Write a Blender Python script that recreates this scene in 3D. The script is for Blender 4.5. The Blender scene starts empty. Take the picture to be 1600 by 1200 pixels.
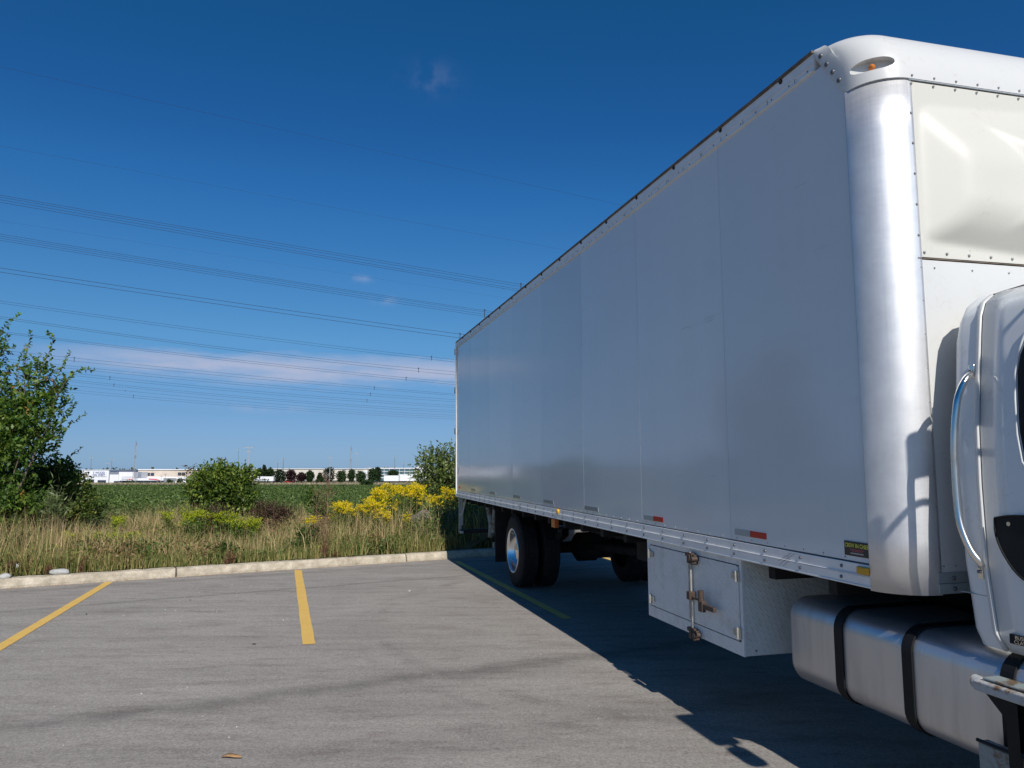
import bpy, bmesh, math, random
import numpy as np
from mathutils import Vector, Matrix
random.seed(7); rng = np.random.default_rng(7)
scene = bpy.context.scene
COL = scene.collection

# ------------------------------------------------------------------ camera, sky, sun
cam_d = bpy.data.cameras.new('camera'); cam_d.sensor_width = 36; cam_d.lens = 27.0
cam_d.clip_start = 0.05; cam_d.clip_end = 6000
cam = bpy.data.objects.new('camera', cam_d); COL.objects.link(cam)
cam.location = (0, 0, 1.5); cam.rotation_euler = (math.radians(90 + 6.466), 0, 0)
scene.camera = cam

# truck frame: x into the truck, y rearward, z up; origin under the front left corner of the cargo box
TM = Matrix(((0.966605, -0.256160, -0.007481, 1.549294),
             (0.256064, 0.966588, -0.011782, 3.368879),
             (0.010249, 0.009473, 0.999903, 0.008464),
             (0, 0, 0, 1)))
to_sun = (TM.to_3x3() @ Vector((-0.012, -1.29, 1.0))).normalized()
sun_el = math.asin(to_sun.z); sun_az = math.atan2(to_sun.x, to_sun.y)

SKY_STRENGTH = 0.10
SUN_STRENGTH = 5.0
world = bpy.data.worlds.new('World'); scene.world = world; world.use_nodes = True
wt = world.node_tree; wt.nodes.clear()
def wn(t, **k):
    n = wt.nodes.new(t)
    for a, b in k.items(): setattr(n, a, b)
    return n
def wl(a, b): wt.links.new(a, b)
def wmath(op, a, b=None, c=None, clamp=False):
    n = wn('ShaderNodeMath', operation=op); n.use_clamp = clamp
    for i, v in enumerate((a, b, c)):
        if v is None: continue
        if isinstance(v, (int, float)): n.inputs[i].default_value = v
        else: wl(v, n.inputs[i])
    return n.outputs[0]
sky = wn('ShaderNodeTexSky', sky_type='NISHITA'); sky.sun_disc = False
sky.sun_elevation = sun_el; sky.sun_rotation = sun_az
sky.altitude = 200; sky.air_density = 1.0; sky.dust_density = 0.35; sky.ozone_density = 2.2
tc = wn('ShaderNodeTexCoord'); sep = wn('ShaderNodeSeparateXYZ'); wl(tc.outputs['Generated'], sep.inputs[0])
az = wmath('MULTIPLY', wmath('ARCTAN2', sep.outputs[0], sep.outputs[1]), 57.2958)
el = wmath('MULTIPLY', wmath('ARCSINE', sep.outputs[2]), 57.2958)
# deep clear-air blue: the same grading by elevation all round the horizon
rp = wn('ShaderNodeValToRGB'); wl(wmath('DIVIDE', el, 45.0, clamp=True), rp.inputs[0]); e_ = rp.color_ramp.elements
SKYG = ((0.0, (.29, .49, .98)), (1.7, (.284, .446, .83)), (4.1, (.28, .44, .73)), (9.3, (.30, .57, .79)), (13.4, (.24, .56, .82)), (20, (.145, .52, .865)), (24.5, (.11, .455, .81)), (32, (.085, .475, .77)), (45, (.08, .44, .75)))
while len(e_) < len(SKYG): e_.new(0.5)
for i_, (a_, c_) in enumerate(SKYG): e_[i_].position = a_ / 45.0; e_[i_].color = (*c_, 1)
gm = wn('ShaderNodeMix', data_type='RGBA', blend_type='MULTIPLY'); gm.inputs[0].default_value = 1.0
wl(sky.outputs[0], gm.inputs[6]); wl(rp.outputs[0], gm.inputs[7])
cv = wn('ShaderNodeCombineXYZ'); wl(wmath('MULTIPLY', az, 0.10), cv.inputs[0]); wl(wmath('MULTIPLY', el, 0.55), cv.inputs[1])
nz = wn('ShaderNodeTexNoise'); nz.inputs['Scale'].default_value = 1.0; nz.inputs['Detail'].default_value = 7; nz.inputs['Roughness'].default_value = 0.6
wl(cv.outputs[0], nz.inputs['Vector'])
nf = nz.outputs['Fac']
def gauss(x, mu, sg):   # exp(-((x-mu)/sg)^2)
    d = wmath('DIVIDE', wmath('SUBTRACT', x, mu), sg)
    return wmath('POWER', 2.71828, wmath('MULTIPLY', wmath('MULTIPLY', d, d), -1.0))
def ramp(x, a, b):
    n = wn('ShaderNodeMapRange', interpolation_type='SMOOTHSTEP'); wl(x, n.inputs[0])
    n.inputs[1].default_value = a; n.inputs[2].default_value = b
    return n.outputs[0]
# long thin veil of cirrus low over the field
elj = wmath('ADD', el, wmath('MULTIPLY', wmath('SUBTRACT', nf, 0.5), 3.0))
elt = wmath('SUBTRACT', 8.45, elj)
veil = wmath('MULTIPLY', ramp(elt, 0.0, 0.9), wmath('SUBTRACT', 1.0, ramp(elt, 0.8, 2.7)))
veil = wmath('MULTIPLY', veil, wmath('MULTIPLY', ramp(az, -36, -24), wmath('SUBTRACT', 1.0, ramp(az, 8, 30))))
veil = wmath('MULTIPLY', veil, wmath('ADD', 0.42, wmath('MULTIPLY', ramp(nf, 0.3, 0.62), 0.45)))
# small stray wisps
w2 = wmath('MULTIPLY', gauss(az, -6.2, 1.5), gauss(el, 28.0, 0.9))
w3 = wmath('MULTIPLY', gauss(az, -11.3, 0.7), gauss(el, 14.0, 0.25))
w4 = wmath('MULTIPLY', gauss(az, -9.6, 0.8), gauss(el, 12.5, 0.3))
w5 = wmath('MULTIPLY', gauss(az, -17.5, 3.0), gauss(el, 4.4, 0.25))
wisps = wmath('ADD', wmath('ADD', wmath('MULTIPLY', w2, 0.10), wmath('MULTIPLY', w3, 0.25)), wmath('ADD', wmath('MULTIPLY', w4, 0.2), wmath('MULTIPLY', w5, 0.22)))
nz2 = wn('ShaderNodeTexNoise'); nz2.inputs['Scale'].default_value = 45; nz2.inputs['Detail'].default_value = 5
wl(tc.outputs['Generated'], nz2.inputs['Vector'])
wisps = wmath('MULTIPLY', wisps, ramp(nz2.outputs['Fac'], 0.36, 0.62))
cl = wmath('ADD', veil, wisps, clamp=True)
mixc = wn('ShaderNodeMix', data_type='RGBA'); wl(cl, mixc.inputs[0]); wl(gm.outputs[2], mixc.inputs[6])
mixc.inputs[7].default_value = (4.6, 4.95, 6.5, 1)
bg = wn('ShaderNodeBackground'); bg.inputs['Strength'].default_value = SKY_STRENGTH
wl(mixc.outputs[2], bg.inputs[0]); wo = wn('ShaderNodeOutputWorld'); wl(bg.outputs[0], wo.inputs[0])

sd = bpy.data.lights.new('sun', 'SUN'); sd.energy = SUN_STRENGTH; sd.angle = math.radians(0.53); sd.color = (1.0, 0.955, 0.88)
sun = bpy.data.objects.new('sun', sd); COL.objects.link(sun); sun.location = (0, -5, 30)
sun.rotation_euler = to_sun.to_track_quat('Z', 'Y').to_euler()
scene.view_settings.view_transform = 'Standard'; scene.view_settings.look = 'None'
scene.view_settings.gamma = 1; scene.view_settings.exposure = 0.0; scene.view_settings.use_curve_mapping = False
scene.render.resolution_x = 1024; scene.render.resolution_y = 768
scene.cycles.max_bounces = 8

# ------------------------------------------------------------------ materials
class NT:
    def __init__(s, name):
        s.m = bpy.data.materials.new(name); s.m.use_nodes = True; s.t = s.m.node_tree
        s.b = s.t.nodes['Principled BSDF']; s.out = s.t.nodes['Material Output']
    def n(s, t, **k):
        n = s.t.nodes.new(t)
        for a, b in k.items(): setattr(n, a, b)
        return n
    def l(s, a, b): s.t.links.new(a, b)
    def coord(s, kind='Object', scale=(1, 1, 1), rot=(0, 0, 0)):
        c = s.n('ShaderNodeTexCoord'); mp = s.n('ShaderNodeMapping'); s.l(c.outputs[kind], mp.inputs[0])
        mp.inputs['Scale'].default_value = scale; mp.inputs['Rotation'].default_value = rot
        return mp.outputs[0]
    def noise(s, vec, scale, detail=4, rough=0.55):
        n = s.n('ShaderNodeTexNoise'); n.inputs['Scale'].default_value = scale; n.inputs['Detail'].default_value = detail
        n.inputs['Roughness'].default_value = rough; s.l(vec, n.inputs['Vector']); return n.outputs['Fac']
    def ramp(s, fac, stops):
        r = s.n('ShaderNodeValToRGB'); s.l(fac, r.inputs[0]); e = r.color_ramp.elements
        while len(e) < len(stops): e.new(0.5)
        for i, (p, c) in enumerate(stops):
            e[i].position = p; e[i].color = (c, c, c, 1) if isinstance(c, (int, float)) else (*c, 1)
        return r.outputs[0]
    def math(s, op, a, b=None, clamp=False):
        n = s.n('ShaderNodeMath', operation=op); n.use_clamp = clamp
        for i, v in enumerate((a, b)):
            if v is None: continue
            if isinstance(v, (int, float)): n.inputs[i].default_value = v
            else: s.l(v, n.inputs[i])
        return n.outputs[0]
    def mix(s, f, a, b, bt='MIX'):
        n = s.n('ShaderNodeMix', data_type='RGBA', blend_type=bt)
        for i, v in ((0, f), (6, a), (7, b)):
            if isinstance(v, (int, float)): n.inputs[i].default_value = v if i == 0 else (v, v, v, 1)
            elif isinstance(v, tuple): n.inputs[i].default_value = (*v, 1)
            else: s.l(v, n.inputs[i])
        return n.outputs[2]
    def set(s, **k):
        for a, v in k.items():
            i = s.b.inputs[a.replace('_', ' ')]
            if isinstance(v, tuple): i.default_value = (*v, 1) if len(v) == 3 else v
            elif isinstance(v, (int, float)): i.default_value = v
            else: s.l(v, i)
    def bump(s, h, strength=0.3, dist=0.01):
        b = s.n('ShaderNodeBump'); b.inputs['Strength'].default_value = strength; b.inputs['Distance'].default_value = dist
        s.l(h, b.inputs['Height']); s.l(b.outputs[0], s.b.inputs['Normal']); return b

def simple(name, col, rough=0.5, metal=0.0, var=0.12, scale=6, bump=0.0):
    t = NT(name); v = t.coord()
    f = t.noise(v, scale, 5)
    a = tuple(max(0, c * (1 - var)) for c in col); b = tuple(min(1, c * (1 + var)) for c in col)
    t.set(Base_Color=t.ramp(f, [(0.3, a), (0.7, b)]), Roughness=rough, Metallic=metal)
    if bump: t.bump(t.noise(v, scale * 6, 4), bump, 0.005)
    return t.m

def m_panel():
    t = NT('panel_white'); v = t.coord()
    st = t.noise(t.coord(scale=(1, 1, 0.12)), 3.0, 6, 0.65)      # faint run-down streaks
    scr = t.noise(t.coord(scale=(1, 0.5, 2.5), rot=(0.5, 0, 0)), 2.2, 8, 0.7)
    d = t.math('MULTIPLY', t.ramp(st, [(0.38, 0.0), (0.75, 1.0)]), t.ramp(scr, [(0.4, 0.2), (0.7, 1.0)]))
    o = t.n('ShaderNodeObjectInfo'); ln = t.ramp(t.noise(t.coord(scale=(1, 0.35, 5.5), rot=(math.radians(-24), 0, 0)), 2.3, 7, 0.75), [(0.615, 0.0), (0.64, 1.0), (0.66, 0.0)])
    ln = t.math('MULTIPLY', ln, t.ramp(t.noise(v, 1.2, 2), [(0.45, 0.0), (0.6, 1.0)]))
    base = t.mix(o.outputs['Random'], (0.585, 0.63, 0.67), (0.68, 0.715, 0.74))
    t.set(Base_Color=t.mix(t.math('MULTIPLY', ln, 0.5), t.mix(t.math('MULTIPLY', d, 0.28), base, (0.52, 0.53, 0.50)), (0.42, 0.43, 0.42)),
          Roughness=t.ramp(st, [(0.3, 0.085), (0.8, 0.12)]))
    t.set(Specular_IOR_Level=0.5)
    t.bump(t.noise(t.coord(scale=(1, 1, 0.3)), 2.5, 3), 0.03, 0.02)
    return t.m
def m_cap(name='fibreglass_white', col=(0.575, 0.575, 0.565), rough=0.34):
    t = NT(name); v = t.coord(); f = t.noise(v, 5, 7, 0.7); g = t.noise(v, 45, 3)
    dirt = t.math('MULTIPLY', t.ramp(f, [(0.5, 0.0), (0.72, 1.0)]), t.ramp(g, [(0.5, 0), (0.68, 1.0)]))
    t.set(Base_Color=t.mix(t.math('MULTIPLY', dirt, 0.45), col, (0.42, 0.38, 0.3)), Roughness=rough)
    t.bump(f, 0.04, 0.01); return t.m
def m_alu():
    t = NT('brushed_aluminium'); v = t.coord(scale=(60, 60, 1.2)); f = t.noise(v, 2, 4); c = t.noise(t.coord(), 4, 6, 0.65)
    h = t.noise(t.coord(scale=(4, 4, 90)), 1.5, 3)
    t.set(Base_Color=t.mix(t.ramp(c, [(0.4, 0.0), (0.7, 1.0)]), (0.74, 0.74, 0.75), (0.60, 0.60, 0.62)), Metallic=0.75,
          Roughness=t.math('ADD', t.math('MULTIPLY', f, 0.12), t.math('ADD', t.math('MULTIPLY', h, 0.12), 0.38)))
    t.bump(f, 0.05, 0.002); return t.m
def m_tank():
    t = NT('dull_aluminium'); st = t.noise(t.coord(scale=(3, 3, 0.35)), 4, 5, 0.6)
    t.set(Base_Color=t.mix(t.ramp(st, [(0.45, 0.0), (0.75, 1.0)]), (0.56, 0.56, 0.58), (0.47, 0.46, 0.455)), Metallic=0.8,
          Roughness=t.ramp(st, [(0.3, 0.32), (0.8, 0.5)])); return t.m
def m_tread_plate():
    t = NT('white_tread_plate'); c = t.coord(scale=(1, 1, 1), rot=(math.radians(45), 0, 0))
    s = t.n('ShaderNodeSeparateXYZ'); t.l(c, s.inputs[0])
    k = 2 * math.pi / 0.034
    a = t.math('SINE', t.math('MULTIPLY', s.outputs[1], k)); b = t.math('SINE', t.math('MULTIPLY', s.outputs[2], k * 0.5))
    h = t.ramp(t.math('MULTIPLY', a, b), [(0.35, 0.0), (0.8, 1.0)])
    f = t.noise(t.coord(), 7, 7, 0.7); f2 = t.noise(t.coord(scale=(1, 1, .2)), 9, 5)
    dirt = t.math('MULTIPLY', t.ramp(f, [(0.48, 0.0), (0.7, 1.0)]), 0.5)
    t.set(Base_Color=t.mix(dirt, t.mix(t.ramp(f2, [(.5, 0), (.8, .5)]), (0.66, 0.68, 0.68), (0.5, 0.5, 0.47)), (0.40, 0.39, 0.34)), Roughness=0.42)
    t.bump(h, 0.5, 0.003); return t.m
def m_tread_end():
    t = NT('white_tread_plate_end'); c = t.coord(rot=(0, math.radians(45), 0)); s = t.n('ShaderNodeSeparateXYZ'); t.l(c, s.inputs[0])
    k = 2 * math.pi / 0.034
    h = t.ramp(t.math('MULTIPLY', t.math('SINE', t.math('MULTIPLY', s.outputs[0], k)), t.math('SINE', t.math('MULTIPLY', s.outputs[2], k * .5))), [(.35, 0.), (.8, 1.)])
    f = t.noise(t.coord(), 9, 7, 0.7)
    t.set(Base_Color=t.mix(t.ramp(f, [(0.45, 0.0), (0.75, 0.7)]), (0.62, 0.65, 0.63), (0.40, 0.42, 0.37)), Roughness=0.45); t.bump(h, 0.5, 0.003); return t.m
def m_rust(name, paint, amt=0.5, metal=0.0, ra=(0.032, 0.02, 0.015), rb=(0.085, 0.052, 0.036)):
    t = NT(name); f = t.noise(t.coord(), 9, 8, 0.7); f2 = t.noise(t.coord(), 40, 4)
    k = t.ramp(f, [(amt, 0.0), (amt + 0.08, 1.0)])
    rust = t.mix(f2, ra, rb)
    t.set(Base_Color=t.mix(k, paint, rust), Roughness=0.6, Metallic=metal); t.bump(f2, 0.3, 0.003); return t.m
def m_asphalt():
    t = NT('asphalt'); kr = (0, 0, -math.radians(30.2)); k2 = (0, 0, -math.radians(22))
    v = t.coord(); fine = t.noise(v, 130, 4, 0.75); mid = t.noise(v, 22, 5, 0.65); big = t.noise(t.coord(scale=(0.22, 1.5, 1), rot=k2), 1.6, 6, 0.62)
    st2 = t.noise(t.coord(scale=(0.12, 5, 1), rot=(0, 0, -math.radians(20))), 1.4, 5, 0.6)
    patch = t.noise(v, 0.45, 3)
    base = t.mix(fine, (0.178, 0.162, 0.146), (0.46, 0.425, 0.388))
    base = t.mix(1.0, base, t.ramp(big, [(0.3, 0.84), (0.5, 0.98), (0.75, 1.06)]), 'MULTIPLY')
    base = t.mix(1.0, base, t.ramp(st2, [(0.32, 0.91), (0.48, 1.0), (0.8, 1.03)]), 'MULTIPLY')
    base = t.mix(1.0, base, t.ramp(mid, [(0.3, 0.84), (0.62, 1.05)]), 'MULTIPLY')
    base = t.mix(1.0, base, t.ramp(patch, [(0.35, 0.93), (0.65, 1.05)]), 'MULTIPLY')
    # long darker paving joint running across the lot (world line through (-3.0,4.7) and (0,6.17))
    s = t.n('ShaderNodeSeparateXYZ'); c = t.n('ShaderNodeTexCoord'); t.l(c.outputs['Object'], s.inputs[0])
    def line(px, py, ang, w, depth, cur):
        nx, ny = -math.sin(ang), math.cos(ang)
        dd = t.math('ADD', t.math('MULTIPLY', t.math('SUBTRACT', s.outputs[0], px), nx), t.math('MULTIPLY', t.math('SUBTRACT', s.outputs[1], py), ny))
        dd = t.math('ADD', dd, t.math('MULTIPLY', t.math('SUBTRACT', t.noise(v, 1.1, 4), 0.5), 0.22))
        dd = t.math('ABSOLUTE', dd)
        g = t.math('MULTIPLY', t.math('SUBTRACT', 1.0, t.math('DIVIDE', dd, w, True)), t.ramp(t.noise(v, 3.5, 5), [(0.3, 0.3), (0.6, 1.0)]))
        return t.mix(t.math('MULTIPLY', g, depth), cur, (0.06, 0.057, 0.053))
    base = line(-3.0, 4.7, math.atan2(1.47, 3.0), 0.17, 0.40, base)
    base = line(-3.0, 4.62, math.atan2(1.47, 3.0), 0.32, 0.22, base)
    base = line(-1.7, 3.9, math.atan2(1.3, 3.0), 0.3, 0.22, base)
    base = line(-3.6, 9.6, math.radians(31), 0.09, 0.4, base)
    base = line(-3.2, 11.6, math.radians(30), 0.2, 0.3, base)
    # tyre scuffs: arcs
    def arc(cx, cy, r, w, depth, cur):
        a = t.math('SUBTRACT', s.outputs[0], cx); b = t.math('SUBTRACT', s.outputs[1], cy)
        rr = t.math('SQRT', t.math('ADD', t.math('MULTIPLY', a, a), t.math('MULTIPLY', b, b)))
        g = t.math('SUBTRACT', 1.0, t.math('DIVIDE', t.math('ABSOLUTE', t.math('SUBTRACT', rr, r)), w, True))
        g = t.math('MULTIPLY', g, t.ramp(t.noise(v, 1.8, 4), [(0.42, 0.0), (0.6, 1.0)]))
        return t.mix(t.math('MULTIPLY', g, depth), cur, (0.07, 0.066, 0.06))
    base = arc(2.5, 8.4, 3.9, 0.10, 0.28, base); base = arc(2.6, 8.2, 4.15, 0.08, 0.18, base)
    blot = t.noise(t.coord(scale=(0.7, 2.2, 1), rot=(0, 0, -math.radians(24))), 3.2, 6, 0.7)
    base = t.mix(1.0, base, t.ramp(blot, [(0.34, (0.80, 0.775, 0.765)), (0.5, (1.0, 1.0, 1.0)), (0.66, (1.03, 1.04, 1.02))]), 'MULTIPLY')
    speck = t.noise(v, 55, 3, 0.9)
    base = t.mix(1.0, base, t.ramp(speck, [(0.36, 0.72), (0.5, 1.0), (0.66, 1.28)]), 'MULTIPLY')
    # pale flecks of exposed aggregate
    vo = t.n('ShaderNodeTexVoronoi'); vo.inputs['Scale'].default_value = 38; t.l(v, vo.inputs['Vector'])
    fl = t.math('MULTIPLY', t.math('LESS_THAN', vo.outputs['Distance'], 0.10), t.math('GREATER_THAN', t.noise(v, 14, 3), 0.55))
    base = t.mix(t.math('MULTIPLY', fl, 0.5), base, (0.55, 0.54, 0.5))
    t.set(Base_Color=base, Roughness=0.9); t.set(Specular_IOR_Level=0.12)
    t.bump(fine, 0.6, 0.006); return t.m
def m_concrete():
    t = NT('kerb_concrete'); v = t.coord(); f = t.noise(v, 7, 8, 0.7); g = t.noise(v, 60, 4)
    c = t.mix(t.ramp(f, [(.3, 0.), (.7, 1.)]), (0.29, 0.245, 0.18), (0.60, 0.53, 0.42)); c = t.mix(1.0, c, t.ramp(g, [(0.3, 0.8), (0.7, 1.05)]), 'MULTIPLY')
    t.set(Base_Color=c, Roughness=0.9); t.bump(t.mix(0.5, f, g), 0.7, 0.012); return t.m
def m_line():
    t = NT('yellow_road_paint'); v = t.coord(); f = t.noise(v, 45, 5, 0.7); g = t.noise(v, 5, 4)
    w = t.ramp(f, [(0.34, 1.0), (0.44, 0.0)])
    t.set(Base_Color=t.mix(t.math('MULTIPLY', w, 0.6), t.mix(g, (0.62, 0.37, 0.07), (0.75, 0.49, 0.13)), (0.2, 0.19, 0.17)), Roughness=0.8); t.bump(f, .4, .004); return t.m
def m_line_shade():  # yellow bay paint recoloured brighter so it reads in the truck's shade
    t = NT('shade_road_paint'); f = t.noise(t.coord(), 22, 6, 0.8)
    t.set(Base_Color=t.mix(t.ramp(f, [(.4, 0.), (.62, 1.)]), (0.80, 0.55, 0.13), (0.55, 0.40, 0.16)), Roughness=0.85); return t.m
def m_soil():
    t = NT('soil_and_thatch'); v = t.coord(); f = t.noise(v, 2.2, 7, 0.7); g = t.noise(v, 30, 5, 0.7)
    c = t.ramp(f, [(0.3, (0.045, 0.05, 0.02)), (0.5, (0.11, 0.095, 0.045)), (0.7, (0.19, 0.15, 0.085))])
    t.set(Base_Color=t.mix(1.0, c, t.ramp(g, [(0.3, 0.6), (0.7, 1.3)]), 'MULTIPLY'), Roughness=1.0); t.bump(g, 1.0, 0.05); return t.m
def m_field():
    t = NT('crop_ground'); v = t.coord(); f = t.noise(v, 0.35, 6, 0.65); g = t.noise(v, 5, 6, 0.8)
    c = t.ramp(f, [(0.3, (0.016, 0.042, 0.012)), (0.7, (0.032, 0.075, 0.02))])
    t.set(Base_Color=t.mix(1.0, c, t.ramp(g, [(0.3, 0.5), (0.7, 1.4)]), 'MULTIPLY'), Roughness=0.9); t.bump(g, 1.0, 0.3); return t.m
def m_leaf(name, trans=0.45, rough=0.45):
    """albedo per leaf comes from the mesh attribute 'leafcol' (species and leaf age, not shading)"""
    t = NT(name); a = t.n('ShaderNodeAttribute'); a.attribute_name = 'leafcol'
    t.set(Base_Color=a.outputs['Color'], Roughness=rough); t.set(Specular_IOR_Level=0.3)
    tr = t.n('ShaderNodeBsdfTranslucent'); m = t.mix(1.0, a.outputs['Color'], (1.1, 1.25, 0.5), 'MULTIPLY'); t.l(m, tr.inputs[0])
    mx = t.n('ShaderNodeMixShader'); mx.inputs[0].default_value = trans
    t.l(t.b.outputs[0], mx.inputs[1]); t.l(tr.outputs[0], mx.inputs[2]); t.l(mx.outputs[0], t.out.inputs[0]); return t.m
def m_glass():
    t = NT('dark_window_glass'); t.set(Base_Color=(0.012, 0.015, 0.018), Roughness=0.04); t.set(Specular_IOR_Level=0.6); return t.m
def m_reflect(name, col):
    t = NT(name); f = t.noise(t.coord(), 220, 2); t.set(Base_Color=t.mix(f, tuple(c * .8 for c in col), col), Roughness=0.25); return t.m

M_ = dict(
    panel=m_panel(), cap=m_cap(), cab=m_cap('cab_paint', (0.72, 0.735, 0.735), 0.16), cream=m_cap('nose_panel_cream', (0.555, 0.54, 0.49), 0.42), alu=m_alu(), tank=m_tank(),
    tread=m_tread_plate(), tread_end=m_tread_end(), rail=simple('rail_aluminium', (0.80, 0.79, 0.775), 0.42, 0.1, 0.06, 5),
    seam=simple('panel_seam', (0.40, 0.43, 0.46), 0.4, 0, 0.05), sill=simple('grey_sill', (0.32, 0.36, 0.36), 0.45, 0.2, 0.1, 5), dark=simple('black_steel', (0.022, 0.022, 0.024), 0.55, 0.0, 0.4, 8),
    under=simple('road_grimed_steel', (0.02, 0.019, 0.018), 0.85, 0.0, 0.5, 6, 0.3), rubber=simple('tyre_rubber', (0.018, 0.018, 0.019), 0.75, 0, 0.3, 12, 0.2),
    chrome=simple('chrome', (0.74, 0.71, 0.67), 0.24, 1.0, 0.1, 9), rim=simple('polished_rim', (0.75, 0.75, 0.76), 0.22, 1.0, 0.12, 12),
    bolt=simple('bolt_steel', (0.14, 0.14, 0.15), 0.45, 0.7, 0.3, 30), rivet=simple('rivet_grey', (0.34, 0.34, 0.35), 0.45, 0.4, 0.2, 30),
    rust=m_rust('rusty_hardware', (0.055, 0.038, 0.03), 0.42), rustpaint=m_rust('rusting_white_step', (0.40, 0.41, 0.41), 0.52, 0.1, (.09, .05, .03), (.25, .15, .08)), rustgreen=m_rust('rusting_bracket', (0.24, 0.28, 0.28), 0.50, 0.1, (.07, .045, .03), (.20, .13, .07)),
    zinc=simple('zinc_hinge', (0.42, 0.41, 0.37), 0.45, 0.5, 0.2, 40), red=m_reflect('red_reflector', (0.5, 0.008, 0.015)), white_tape=m_reflect('silver_reflector', (0.36, 0.41, 0.43)),
    grey_tape=m_reflect('faded_reflector', (0.25, 0.28, 0.32)), amber=simple('amber_plastic', (0.55, 0.16, 0.02), 0.25, 0, 0.1, 20), yellow=simple('yellow_plastic', (0.62, 0.32, 0.01), 0.3, 0, 0.08, 20),
    orange=simple('orange_lens', (0.5, 0.13, 0.03), 0.3, 0, 0.1, 20), blackplastic=simple('black_plastic', (0.009, 0.010, 0.011), 0.6, 0, 0.2, 15), sealant=simple('brown_sealant', (0.13, 0.10, 0.075), 0.7, 0, 0.4, 14),
    decal_black=simple('decal_black', (0.02, 0.02, 0.025), 0.35), decal_yellow=simple('decal_yellow', (0.62, 0.56, 0.08), 0.4), decal_red=simple('decal_red', (0.45, 0.06, 0.08), 0.4), decal_grey=simple('decal_grey', (0.5, 0.45, 0.42), 0.4),
    glass=m_glass(), asphalt=m_asphalt(), concrete=m_concrete(), line=m_line(), line_shade=m_line_shade(), soil=m_soil(), field=m_field(),
    leaf=m_leaf('leaves'), grass=m_leaf('grass_blades', 0.3, 0.6), bark=simple('bark', (0.13, 0.10, 0.075), 0.9, 0, 0.3, 20, 0.5), stem=simple('plant_stem', (0.13, 0.15, 0.05), 0.7, 0, 0.3, 12), drystem=simple('dry_stem', (0.22, 0.12, 0.08), 0.85, 0, 0.3, 12),
    wire=simple('conductor_wire', (0.02, 0.022, 0.035), 0.8, 0.0, 0.1), pole=simple('weathered_pole', (0.34, 0.33, 0.33), 0.8, 0, 0.15, 4), darkpole=simple('dark_pole', (0.16, 0.17, 0.19), 0.7, 0, 0.2, 4),
    bwhite=simple('store_white', (0.68, 0.69, 0.72), 0.6, 0, 0.03, 0.2), bbeige=simple('beige_masonry', (0.50, 0.43, 0.36), 0.8, 0, 0.08, 0.3), bpale=simple('pale_cladding', (0.66, 0.66, 0.68), 0.6, 0, 0.05, 0.2), blong=simple('warehouse_wall', (0.56, 0.52, 0.46), 0.7, 0, 0.05, 0.1),
    bdark=simple('dark_opening', (0.03, 0.035, 0.06), 0.5), bglass=simple('teal_glazing', (0.07, 0.14, 0.16), 0.15, 0, 0.3, 0.4), bred=simple('red_fascia', (0.6, 0.08, 0.12), 0.5), bgrey=simple('grey_fascia', (0.2, 0.22, 0.25), 0.5), letter=simple('dark_lettering', (0.10, 0.12, 0.28), 0.5),
    car=simple('car_white', (0.78, 0.79, 0.8), 0.25, 0, 0.02), carg=simple('car_grey', (0.25, 0.26, 0.28), 0.25, 0.3, 0.05), carr=simple('car_red', (0.3, 0.03, 0.03), 0.25, 0, 0.05),
    stone=simple('field_stone', (0.36, 0.36, 0.35), 0.9, 0, 0.2, 9, 0.6), rock=simple('brown_boulder', (0.17, 0.145, 0.125), 0.95, 0, 0.35, 5, 0.9), mound=simple('spoil_heap_soil', (0.10, 0.095, 0.09), 1.0, 0, 0.4, 3, 1.0), road=simple('far_road', (0.3, 0.29, 0.27), 0.9, 0, 0.1, 0.1), straw=simple('dry_strip', (0.42, 0.36, 0.27), 1.0, 0, 0.2, 0.3, 0.8),
    grit=simple('pale_grit', (0.50, 0.49, 0.46), 0.9, 0, 0.3, 50), deadleaf=simple('dead_leaf', (0.33, 0.19, 0.08), 0.8, 0, 0.3, 60), litter=simple('white_litter', (0.7, 0.7, 0.7), 0.6, 0, 0.1, 20), black=simple('black_bit', (0.02, 0.02, 0.02), 0.7))

for k_ in ('blackplastic', 'rubber', 'under', 'dark'): M_[k_].node_tree.nodes['Principled BSDF'].inputs['Specular IOR Level'].default_value = 0.22
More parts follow.
